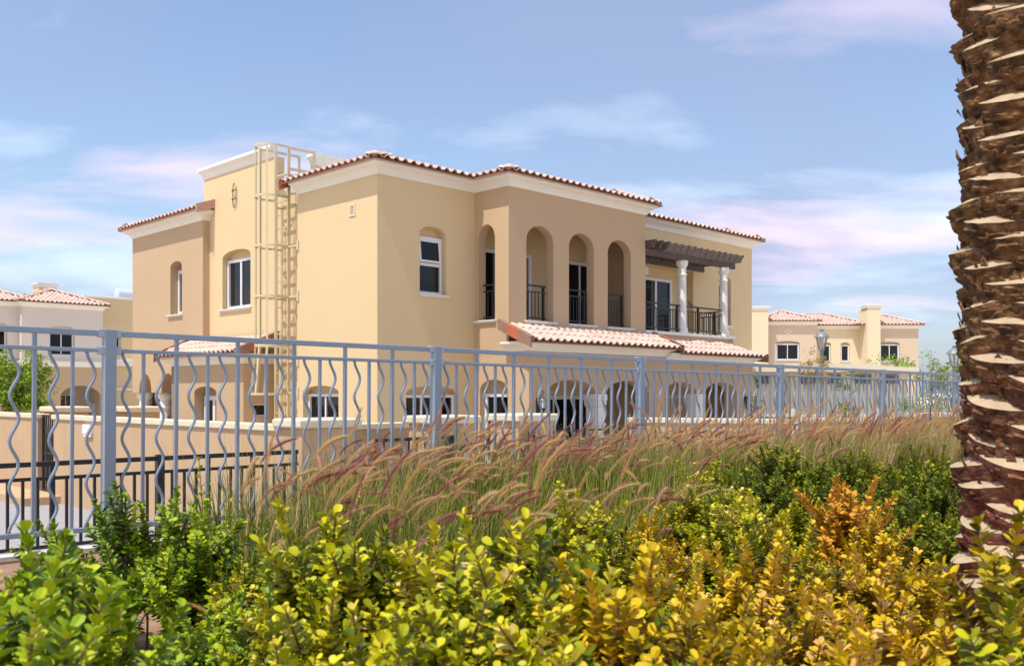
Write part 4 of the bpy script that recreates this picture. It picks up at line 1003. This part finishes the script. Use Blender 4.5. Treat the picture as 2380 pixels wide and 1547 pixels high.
for ring in range(52):
    z = .02 + ring * .066
    if z > 3.5: break
    for k_ in range(NR):
        a = 2 * math.pi * (k_ + (.5 if ring % 2 else 0)) / NR + ring * .06 + rng.uniform(-.09, .09)
        o = link('leaf_base', boots[rng.randrange(9)], palm)
        rr_ = .222 + rng.uniform(-.006, .012)
        o.location = (rr_ * math.cos(a), rr_ * math.sin(a), z + rng.uniform(-.012, .012))
        s = rng.uniform(.9, 1.12); o.rotation_euler = (rng.uniform(-.10, .06), rng.uniform(-.20, .08), a - math.pi / 2); o.scale = (s, s * rng.uniform(.85, 1.15), s)
        nb_ += 1
# ragged fibre scales between the leaf bases
mb = MB()
for i in range(1500):
    a = rng.uniform(0, 2 * math.pi); z = rng.uniform(0, 3.5); r = .24 + rng.uniform(.0, .022); wd = rng.uniform(.008, .03); h = rng.uniform(.01, .035)
    T = Vector((-math.sin(a), math.cos(a), 0)); O = Vector((math.cos(a), math.sin(a), 0)); p = O * r + Vector((0, 0, z)); out_ = O * rng.uniform(.006, .022)
    mb.add([p - T * wd - Vector((0, 0, h)), p + T * wd - Vector((0, 0, h * rng.uniform(.6, 1))), p + T * wd * rng.uniform(.3, 1) + out_ + Vector((0, 0, h * rng.uniform(0, 1))), p + out_ + Vector((0, 0, h)), p - T * wd * rng.uniform(.3, 1) + out_ + Vector((0, 0, h * rng.uniform(0, 1)))], [(0, 1, 2, 3, 4)])
mb.build('bark_scales', 'bark', palm, kind='stuff')

# ================================================================== SHRUBS
def add_leaf(mb, p, d, nrm, ln, wd, curl, mi=0):
    s = d.cross(nrm)
    if s.length < 1e-4: s = Vector((1, 0, 0))
    s.normalize(); n_ = s.cross(d).normalized()
    def pt(t, x, fold): return p + d * (t * ln) + s * x + n_ * (fold * wd + curl * ln * t * t)
    vs = [pt(0, 0, 0), pt(.40, 0, 0), pt(.74, 0, 0), pt(1, 0, .02)]
    vs += [pt(.34, wd * .33, .08), pt(.70, wd * .5, .13), pt(.94, wd * .34, .09)]
    vs += [pt(.34, -wd * .33, .08), pt(.70, -wd * .5, .13), pt(.94, -wd * .34, .09)]
    mb.add(vs, [(0, 1, 4), (1, 2, 5, 4), (2, 3, 6, 5), (0, 7, 1), (1, 7, 8, 2), (2, 8, 9, 3)], mi)
def leafy_shoot(mb, st, p0, axis, ln, r_, leaf, start=.25, node=.0093):
    pts = []; ax = axis.normalized(); side = ax.orthogonal().normalized(); side.rotate(Matrix.Rotation(r_.uniform(0, 6.28), 3, ax)); bend = side * r_.uniform(0, .35)
    n = 6
    for i in range(n + 1):
        t = i / n; pts.append(p0 + ax * ln * t + (bend + Vector((0, 0, .25))) * ln * t * t * .35)
    st.tube(pts, [.0045 * (1 - .6 * i / n) for i in range(n + 1)], 4, mi=1)
    k_ = int(ln * (1 - start) / node); an = r_.uniform(0, 6.28)
    for i in range(k_):
        t = start + (1 - start) * (i + .5) / k_; f = t * n; j = min(n - 1, int(f)); q = pts[j].lerp(pts[j + 1], f - j); tg = (pts[j + 1] - pts[j]).normalized()
        for w_ in range(3):
            an += 2.39996 + r_.uniform(-.3, .3)
            o_ = tg.orthogonal().normalized(); o_.rotate(Matrix.Rotation(an, 3, tg))
            spread = R(70 - 36 * t ** 3 + r_.uniform(-14, 14))
            d = (tg * math.cos(spread) + o_ * math.sin(spread)).normalized()
            l_ = leaf * r_.uniform(.7, 1.15) * (1.0 if t < .85 else .78)
            add_leaf(mb, q, d, tg, l_, l_ * r_.uniform(.54, .66), r_.uniform(-.24, .04))
def branch_mb(seed, h=.56, leaf=.0305, sides=10):
    r_ = random.Random(seed); mb = MB()
    ax = Vector((r_.uniform(-.12, .12), r_.uniform(-.12, .12), 1)).normalized()
    leafy_shoot(mb, mb, Vector((0, 0, 0)), ax, h, r_, leaf, .34)
    for i in range(sides):
        t = r_.uniform(.20, .80); a = i * 2.4 + r_.uniform(-.5, .5); sp = R(r_.uniform(18, 46))
        d = (ax * math.cos(sp) + Vector((math.cos(a), math.sin(a), 0)) * math.sin(sp))
        leafy_shoot(mb, mb, ax * h * t, d, min(h * (1.02 - t) * 1.05, r_.uniform(.12, .24)), r_, leaf, .18)
    return mb
NV = 8
BR = [branch_mb(100 + i) for i in range(NV)]
SHMATS = ('leaf_green', 'leaf_lime', 'leaf_gold', 'leaf_amber', 'leaf_dark')
BRM = {m: [b.mesh('branch', [m, 'stem'], smooth=False) for b in BR] for m in SHMATS}
SHL = {'leaf_green': ('bushy shrub with rounded fresh green leaves', 'green leaved shrubs in the bed'),
       'leaf_lime': ('bushy shrub with rounded yellow green leaves', 'yellow green shrubs in the bed'),
       'leaf_gold': ('bushy shrub with rounded golden yellow leaves', 'golden shrubs in the bed'),
       'leaf_amber': ('shrub with amber orange leaves on bare pale stems', 'amber shrubs in the bed'),
       'leaf_dark': ('dense dark green shrub in front of the fountain grass', 'dark green shrubs by the grass')}
srng = random.Random(5)
def shrub(x, ytop, Y, mat, wpx=None, n=None, label=None, sp=None):
    """x: picture column of the shrub's middle, ytop: picture row of its top, Y: metres away."""
    X = pix(x, Y); zt = EYE - (ytop - HYP) * Y / FPX; h = max(.22, (zt - SOIL) * 1.08)
    lb, gp = SHL[mat]
    r = thing('shrub', (X, Y, SOIL), label or lb, 'shrub', None if label else gp)
    width = (wpx * Y / FPX) if wpx else h * .95
    n = n or max(8, min(22, int(11 * width / .5 + 5)))
    ba = srng.uniform(0, 6.28)
    for i in range(n):
        me = BRM[mat][srng.randrange(NV)]
        o = link('branch', me, r)
        f = math.sqrt((i + .3) / n); a = ba + i * 2.39996
        reach = f * width * .5; k_ = (h * srng.uniform(.68, 1.04) * (1 - .25 * f * f) if i else h) / .60
        tl = min(R(48), math.atan2(reach * .62, .42 * k_))
        bx = reach * .42
        o.location = (bx * math.cos(a), bx * math.sin(a), -.015)
        q = Matrix.Rotation(a, 3, 'Z') @ Matrix.Rotation(tl, 3, 'Y') @ Matrix.Rotation(srng.uniform(0, 6.28), 3, 'Z')
        o.rotation_euler = q.to_euler(); s = k_ / max(.72, math.cos(tl)); ls = min(s, 1.25); xs = max(.9, min(s, 1.3)) * 1.18; o.scale = (xs, xs, s)
    return r
G, LM, GD, AM, DK = SHMATS
SH = [  # x, top, Y, material, width px
 # left, green
 (335, 1150, 4.0, G, 430), (250, 1210, 4.1, G, 240), (450, 1190, 3.9, G, 230), (60, 1300, 2.0, G, 420), (-90, 1270, 2.1, G, 380), (180, 1400, 1.9, G, 300), (20, 1420, 1.65, G, 380),
 (470, 1480, 2.9, G, 170), (560, 1510, 2.3, LM, 160), (600, 1335, 3.6, LM, 200), (540, 1380, 3.2, G, 150), (440, 1530, 1.9, G, 160),
 (-20, 1280, 2.05, G, 300), (105, 1335, 2.3, G, 220),
 # middle
 (600, 1320, 3.6, LM, 140), (560, 1400, 3.0, G, 120), (690, 1310, 2.9, G, 150),
 (790, 1210, 2.6, LM, 200), (720, 1260, 2.55, LM, 170), (870, 1245, 2.6, LM, 170), (930, 1290, 2.65, LM, 110), (760, 1400, 2.15, LM, 230), (890, 1430, 2.1, LM, 200), (650, 1470, 2.1, LM, 170), (820, 1500, 1.8, LM, 240),
 (1185, 1225, 2.4, LM, 190), (1110, 1280, 2.4, LM, 150), (1265, 1265, 2.35, LM, 160), (1160, 1380, 2.05, LM, 230), (1290, 1390, 2.0, LM, 190), (1200, 1500, 1.75, LM, 260), (1060, 1500, 1.8, LM, 140),
 (1440, 1285, 2.25, GD, 170), (1400, 1400, 2.0, GD, 190), (1500, 1410, 2.0, GD, 150), (1400, 1510, 1.75, GD, 220),
 (1360, 1145, 4.2, LM, 160), (1310, 1215, 4.0, LM, 130), (1425, 1240, 3.9, LM, 120), (1510, 1200, 4.6, GD, 110), (1545, 1270, 4.2, GD, 100), (1560, 1340, 3.5, LM, 120), (1640, 1330, 3.3, LM, 150), (1590, 1420, 2.7, GD, 160),
 # right
 (1640, 1070, 6.2, LM, 90), (1615, 1125, 5.6, LM, 120), (1700, 1150, 5.2, LM, 150), (1745, 1085, 6.4, DK, 150), (1690, 1170, 4.5, LM, 130), (1760, 1165, 4.3, LM, 120), (1850, 1175, 4.7, LM, 150),
 (1825, 1045, 7.0, DK, 150), (1920, 1080, 6.8, DK, 180), (2000, 1065, 7.0, DK, 170), (2090, 1075, 7.0, DK, 160), (2170, 1045, 7.2, DK, 140), (1880, 1115, 6.0, DK, 200), (2050, 1105, 5.8, DK, 220), (2150, 1105, 5.9, DK, 200), (2120, 1180, 5.0, DK, 230), (1990, 1165, 5.2, DK, 220), (2190, 1200, 4.6, DK, 160), (1790, 1115, 6.2, DK, 150),
 (1950, 1130, 4.4, AM, 110), (1905, 1225, 3.9, GD, 110), (2035, 1205, 4.1, GD, 120), (1800, 1240, 3.6, LM, 130), (1715, 1265, 3.1, GD, 140), (1975, 1320, 3.2, GD, 130), (2075, 1290, 3.1, GD, 130), (2130, 1340, 2.9, GD, 90),
 (1640, 1375, 2.6, GD, 150), (1850, 1370, 2.6, GD, 150), (2095, 1400, 2.4, GD, 130), (1745, 1455, 2.1, GD, 170), (1985, 1450, 2.1, GD, 150), (1610, 1510, 1.9, GD, 170), (1880, 1530, 1.8, GD, 190), (2120, 1510, 1.9, GD, 140),
 (2335, 1240, 2.25, GD, 80), (2375, 1480, 1.75, LM, 90), (2460, 1400, 2.0, GD, 160),
]
OWN = {(335, 1150): 'broad green shrub standing in front of the first fence post', (450, 1190): 'green shrub growing at the left edge of the fountain grass', (250, 1210): 'green shrub on the fence side of the bare soil patch',
       (1640, 1075): 'slim tall yellow green shrub rising among the straw plumes', (1360, 1145): 'yellow green shrub rising out of the middle of the fountain grass', (1510, 1200): 'small golden shrub leaning out of the fountain grass',
       (2335, 1240): 'slim golden shrub standing against the palm trunk', (2375, 1480): 'low yellow green shrub at the foot of the palm trunk', (2460, 1400): 'golden shrub on the far right side of the palm trunk',
       (2190, 1200): 'dark green shrub touching the palm trunk', (1825, 1050): 'tallest dark green shrub, its tip against the straw plumes', (2130, 1340): 'narrow golden shrub just left of the palm trunk'}
for (x, yt, Y, m, wpx) in SH: shrub(x, yt, Y, m, wpx, n={(2335, 1240): 5, (335, 1150): 10, (250, 1210): 6, (450, 1190): 7}.get((x, yt)), label=OWN.get((x, yt)))
# a lone thin sprig by the fence
sp = thing('sprig', (pix(490, 5.0), 5.0, SOIL), 'tall thin sprig with small fresh leaves in front of the fence', 'plant')
r_ = random.Random(3); mb = MB()
for (dx, h) in ((-.05, .70), (.03, .58), (.07, .50)):
    leafy_shoot(mb, mb, Vector((dx * .3, 0, 0)), Vector((dx, .02, 1)), h, r_, .04, .55, .035)
mb.build('branch', ['leaf_green', 'stem'], sp)
sp = thing('sprig', (pix(812, 4.6), 4.6, SOIL), 'young leafy sprig standing among the grass plumes', 'plant')
mb = MB()
for (dx, h) in ((.02, .62), (-.03, .48)): leafy_shoot(mb, mb, Vector((dx * .3, 0, 0)), Vector((dx, .02, 1)), h, r_, .04, .4, .03)
mb.build('branch', ['leaf_lime', 'stem'], sp)

# ================================================================== FOUNTAIN GRASS
WIND = Vector((.93, .30, 0)).normalized()
def blades_mb(seed, n=250, hmax=.74):
    r_ = random.Random(seed); mb = MB()
    for i in range(n):
        a = r_.uniform(0, 6.28); rr_ = .15 * math.sqrt(r_.random()); p = Vector((rr_ * math.cos(a), rr_ * math.sin(a), 0))
        ln = hmax * r_.uniform(.45, 1.12); a2 = a + r_.uniform(-1.2, 1.2); d = Vector((math.cos(a2), math.sin(a2), 0)) * r_.uniform(.05, .75) + Vector((1, 0, 0)) * r_.uniform(.0, .30)
        wd = r_.uniform(.0026, .0056); s = Vector((1, 0, 0)); s.rotate(Matrix.Rotation(r_.uniform(0, 3.14), 3, 'Z'))
        dr = r_.uniform(.0, .8) ** 1.3; vs = []; ns = 4; kink = Vector((r_.uniform(-1, 1), r_.uniform(-1, 1), 0)) * .05
        for j in range(ns + 1):
            t = j / ns; q = p + Vector((0, 0, ln * (t - dr * .5 * t ** 3))) + d * ln * (.38 * t + .5 * dr * t * t) + kink * t * t
            ww_ = wd * (1 - t ** 2.2 * .93); vs += [q - s * ww_, q + s * ww_]
        mb.add(vs, [(2 * j, 2 * j + 1, 2 * j + 3, 2 * j + 2) for j in range(ns)])
    return mb
def stalks_mb(seed, n=26):
    r_ = random.Random(seed); mb = MB()
    for i in range(n):
        a = r_.uniform(0, 6.28); p = Vector((.12 * math.cos(a), .12 * math.sin(a), 0)); ln = r_.uniform(.6, 1.0); d = Vector((r_.uniform(-.35, .45), r_.uniform(-.3, .3), 0))
        mb.tube([p, p + d * ln * .4 + Vector((0, 0, ln * .5)), p + d * ln + Vector((0, 0, ln * .96))], [.0013, .0011, .0006], 3)
    return mb
def plume_mb(seed, up=False):
    r_ = random.Random(seed); mb = MB()
    stl = r_.uniform(.52, .72); pl = r_.uniform(.22, .33); lean0 = r_.uniform(4, 16); lean1 = r_.uniform(24, 52); lean2 = r_.uniform(62, 112); bow = r_.uniform(-.08, .08)
    if up: lean1 = r_.uniform(12, 32); lean2 = r_.uniform(26, 72)
    pts = [Vector((0, 0, 0))]; n1, n2 = 9, 12
    for i in range(n1 + n2):
        if i < n1: th = lean0 + (lean1 - lean0) * (i / n1) ** 1.6; st = stl / n1
        else: th = lean1 + (lean2 - lean1) * ((i - n1) / n2) ** .9; st = pl / n2
        th = R(th); pts.append(pts[-1] + Vector((math.sin(th) * math.cos(bow), math.sin(th) * math.sin(bow), math.cos(th))) * st)
    mb.tube(pts[:n1 + 1], .0016, 3, mi=1)
    pp = pts[n1:]; m = len(pp); rad = r_.uniform(.0055, .0075)
    prof = [rad * .55 * (math.sin(math.pi * min(1, .10 + .85 * i / (m - 1))) ** .6) + .0006 for i in range(m)]
    mb.tube(pp, prof, 5)
    for i in range(760):
        f = r_.random() ** .9 * (m - 1.001); j = int(f); q = pp[j].lerp(pp[j + 1], f - j); tg = (pp[j + 1] - pp[j]).normalized(); t = f / (m - 1)
        o_ = tg.orthogonal().normalized(); o_.rotate(Matrix.Rotation(r_.uniform(0, 6.28), 3, tg)); a = R(r_.uniform(20, 62))
        ln = (.014 + .016 * math.sin(math.pi * min(1, .15 + .8 * t))) * r_.uniform(.6, 1.35); d = tg * math.cos(a) + o_ * math.sin(a); s = d.cross(tg).normalized() * .00075
        b = q + o_ * prof[j] * .7
        mb.add([b - s, b + s, b + d * ln], [(0, 1, 2)])
    return mb
BLM = [blades_mb(300 + i) for i in range(5)]
BL = {m: [b.mesh('blades', m) for b in BLM] for m in ('blade', 'blade_dry')}
PLM = [plume_mb(400 + i) for i in range(9)] + [plume_mb(450 + i, True) for i in range(9)]
STK = [stalks_mb(500 + i).mesh('stalks', 'leaf_dry') for i in range(4)]
PLMAT = ('plume_purple', 'plume_rose', 'plume_straw')
PLU = {m: [b.mesh('plume', [m, 'leaf_dry']) for b in PLM] for m in PLMAT}
grng = random.Random(21)
GLAB = {'near': ('clump of green fountain grass with purple and tan plumes', 'fountain grass clumps with purple plumes'),
        'far': ('clump of straw coloured fountain grass close to the fence', 'straw fountain grass clumps along the fence')}
def grass(X, Y, kind, hs=1.0, npl=16):
    lb, gp = GLAB[kind]
    r = thing('fountain_grass', (X, Y, SOIL), lb, 'grass clump', gp)
    bl = link('blades', BL['blade_dry' if kind == 'far' else 'blade'][grng.randrange(5)], r, 'stuff'); wa = math.atan2(WIND.y, WIND.x)
    bl.rotation_euler = (0, 0, wa + grng.uniform(-.5, .5)); bl.scale = (hs * 1.1, hs * 1.1, hs)
    if kind == 'far' or grng.random() < .5:
        b2 = link('blades', BL[grng.choice(('blade', 'blade_dry'))][grng.randrange(5)], r, 'stuff'); b2.rotation_euler = (0, 0, grng.uniform(0, 6.28)); b2.scale = (hs, hs, hs * .95)
    if kind == 'far' or grng.random() < .5: st_ = link('stalks', STK[grng.randrange(4)], r, 'stuff'); st_.rotation_euler = (0, 0, wa + grng.uniform(-.6, .6)); st_.scale = (hs, hs, hs)
    for i in range(npl):
        m = grng.choices(PLMAT, (.26, .36, .38) if kind == 'near' else (.12, .34, .54))[0]
        o = link('plume', PLU[m][grng.randrange(9) + (9 if grng.random() < (.75 if kind == 'far' else .25) else 0)], r)
        a = grng.uniform(0, 6.28); rr_ = .13 * math.sqrt(grng.random())
        o.location = (rr_ * math.cos(a), rr_ * math.sin(a), .0)
        k_ = hs * grng.uniform(.82, 1.14); o.scale = (k_, k_, k_)
        o.rotation_euler = (grng.uniform(-.16, .16), grng.uniform(-.16, .12), wa + (grng.gauss(0, .45) if grng.random() < .88 else grng.uniform(-3.1, 3.1)))
def frange(a, b, n): return [a + (b - a) * i / (n - 1) for i in range(n)]
for i, a in enumerate(frange(1.6, 17.5, 36)):
    p = fpt(a + grng.uniform(-.12, .12), .42 + grng.uniform(-.1, .1)); grass(p.x, p.y, 'near' if a < 4.0 else 'far', grng.uniform(.88, 1.02), 15)
for i, a in enumerate(frange(1.1, 15.5, 32)):
    p = fpt(a + grng.uniform(-.15, .15), 1.0 + grng.uniform(-.12, .12)); grass(p.x, p.y, 'near' if a < 6 else 'far', grng.uniform(.86, 1.02), 13)
for i, a in enumerate(frange(.7, 6.4, 10)):
    p = fpt(a + grng.uniform(-.12, .12), 1.6 + grng.uniform(-.15, .15)); grass(p.x, p.y, 'near', grng.uniform(.80, .95), 8)
for (x, Y, h, n_) in ((560, 5.1, .98, 10), (650, 4.9, 1.0, 14), (735, 4.7, .98, 14), (830, 4.6, .92, 10), (920, 4.5, .90, 10), (1000, 4.4, .88, 9), (1090, 4.7, .88, 10), (1180, 4.6, .86, 8), (1260, 4.9, .86, 8), (1120, 4.0, .76, 5), (980, 3.9, .74, 5), (880, 3.9, .74, 4), (760, 4.1, .82, 6), (610, 4.3, .86, 5), (540, 4.5, .84, 4), (1400, 5.3, .86, 8), (1480, 5.6, .86, 8), (1560, 5.9, .86, 8), (1340, 4.7, .80, 6), (1450, 4.9, .8, 6), (1005, 3.5, .66, 3), (1030, 3.15, .56, 2), (960, 3.6, .66, 3), (565, 3.9, .72, 3), (590, 3.5, .55, 2)):
    grass(pix(x, Y), Y, 'near', h, max(3, int(n_ * .75)))

# ================================================================== TREES AND FAR PLANTS
def crown_mb(seed, rx_, ry_, rz_, n, leaf, clumps=26, hollow=.25):
    r_ = random.Random(seed); mb = MB(); cs_ = []
    for i in range(clumps):
        while True:
            p = Vector((r_.uniform(-1, 1), r_.uniform(-1, 1), r_.uniform(-1, 1)))
            if hollow < p.length < 1: break
        cs_.append((Vector((p.x * rx_, p.y * ry_, p.z * rz_)), r_.uniform(.16, .32) * min(rx_, rz_)))
    for i in range(n):
        c, k_ = cs_[r_.randrange(clumps)]
        p = c + Vector((r_.gauss(0, 1), r_.gauss(0, 1), r_.gauss(0, .8))) * k_ * .6
        d = Vector((r_.uniform(-1, 1), r_.uniform(-1, 1), r_.uniform(-.5, 1))).normalized()
        add_leaf(mb, p, d, Vector((r_.uniform(-.6, .6), r_.uniform(-.6, .6), 1)).normalized(), leaf * r_.uniform(.7, 1.3), leaf * .6, r_.uniform(-.1, .2))
    return mb, cs_
def tree(name, label, X, Y, z0, zc, rx_, rz_, n, leaf, mat, seed, tr=.05, cat='tree', clumps=26, group=None, hollow=.25):
    r = thing(name, (X, Y, z0), label, cat, group)
    mb, cs_ = crown_mb(seed, rx_, rx_, rz_, n, leaf, clumps, hollow)
    o = mb.build('crown', mat, r); o.location = (0, 0, zc - z0)
    tb = MB(); fk = max(.1, (zc - z0) - rz_ * .75)
    tb.tube([(0, 0, 0), (.02, .01, fk * .5), (0, .0, fk)], [tr, tr * .85, tr * .7], 8)
    for c, k_ in cs_[:12]:
        tb.tube([(0, 0, fk), (c.x * .35, c.y * .35, fk + (zc - z0 + c.z - fk) * .55), (c.x * .95, c.y * .95, zc - z0 + c.z * .95)], [tr * .5, tr * .32, tr * .12], 5)
    tb.build('trunk', 'trunkbark', r); return r
tree('street_tree', 'round leafy green tree in front of the pale neighbour house', pix(40, 30), 30, 0, 2.55, 1.0, 1.12, 6500, .10, 'leaf_tree', 1, .06, clumps=60, hollow=.1)
tree('young_tree', 'young tree with thin pale crown beside the palm trunk', pix(2165, 34), 34, 0, 2.95, .85, .85, 900, .085, 'leaf_pale', 2, .04, clumps=22)
tree('young_tree', 'dry straw coloured sapling beside the street lamp', pix(1885, 26), 26, 0, 2.95, .42, .5, 1400, .05, 'leaf_dry', 3, .02, clumps=26)
tree('young_tree', 'staked sapling with broad yellow green leaves before the utility building', pix(1970, 25.5), 25.5, 0, 2.0, .42, 1.0, 240, .13, 'leaf_pale', 4, .025, clumps=16)
tree('young_tree', 'green tree top showing above the utility building roof', pix(2062, 44), 44, 0, 3.4, 1.2, .75, 700, .12, 'leaf_tree', 6, .05, clumps=22)
tree('young_tree', 'slim sapling at the right corner of the villa', pix(1757, 23.0), 23.0, 0, 2.25, .16, .6, 160, .09, 'leaf_pale', 8, .015, clumps=10)
tree('feathery_shrub', 'feathery grey green shrub behind the right end of the fence', pix(2150, 25), 25, 0, 1.75, .62, .75, 3000, .05, 'leaf_tree', 9, .03, 'shrub', 30, None, .1)
for i, (x, Y, s) in enumerate(((2210, 45, 1.3), (2260, 60, 1.6), (2330, 70, 1.8), (2420, 64, 1.7))):
    tree('far_tree', 'distant dark green tree near the horizon behind the palm trunk', pix(x, Y), Y, 0, 2.2 * s * .8, 1.3 * s, 1.2 * s, 1200, .16, 'leaf_dark', 30 + i, .08, 'tree', 24, 'distant trees behind the palm')
for x in (1957, 1984):
    mb = MB(); mb.bbox((-.03, -.03, 0), (.03, .03, 1.95), .004); o = mb.build('tree_stake', 'verge_brown'); o.location = (pix(x, 25.5), 25.45, 0); tag(o, 'brown wooden stake supporting the broad leaved sapling', 'stake', 'stakes of the sapling')
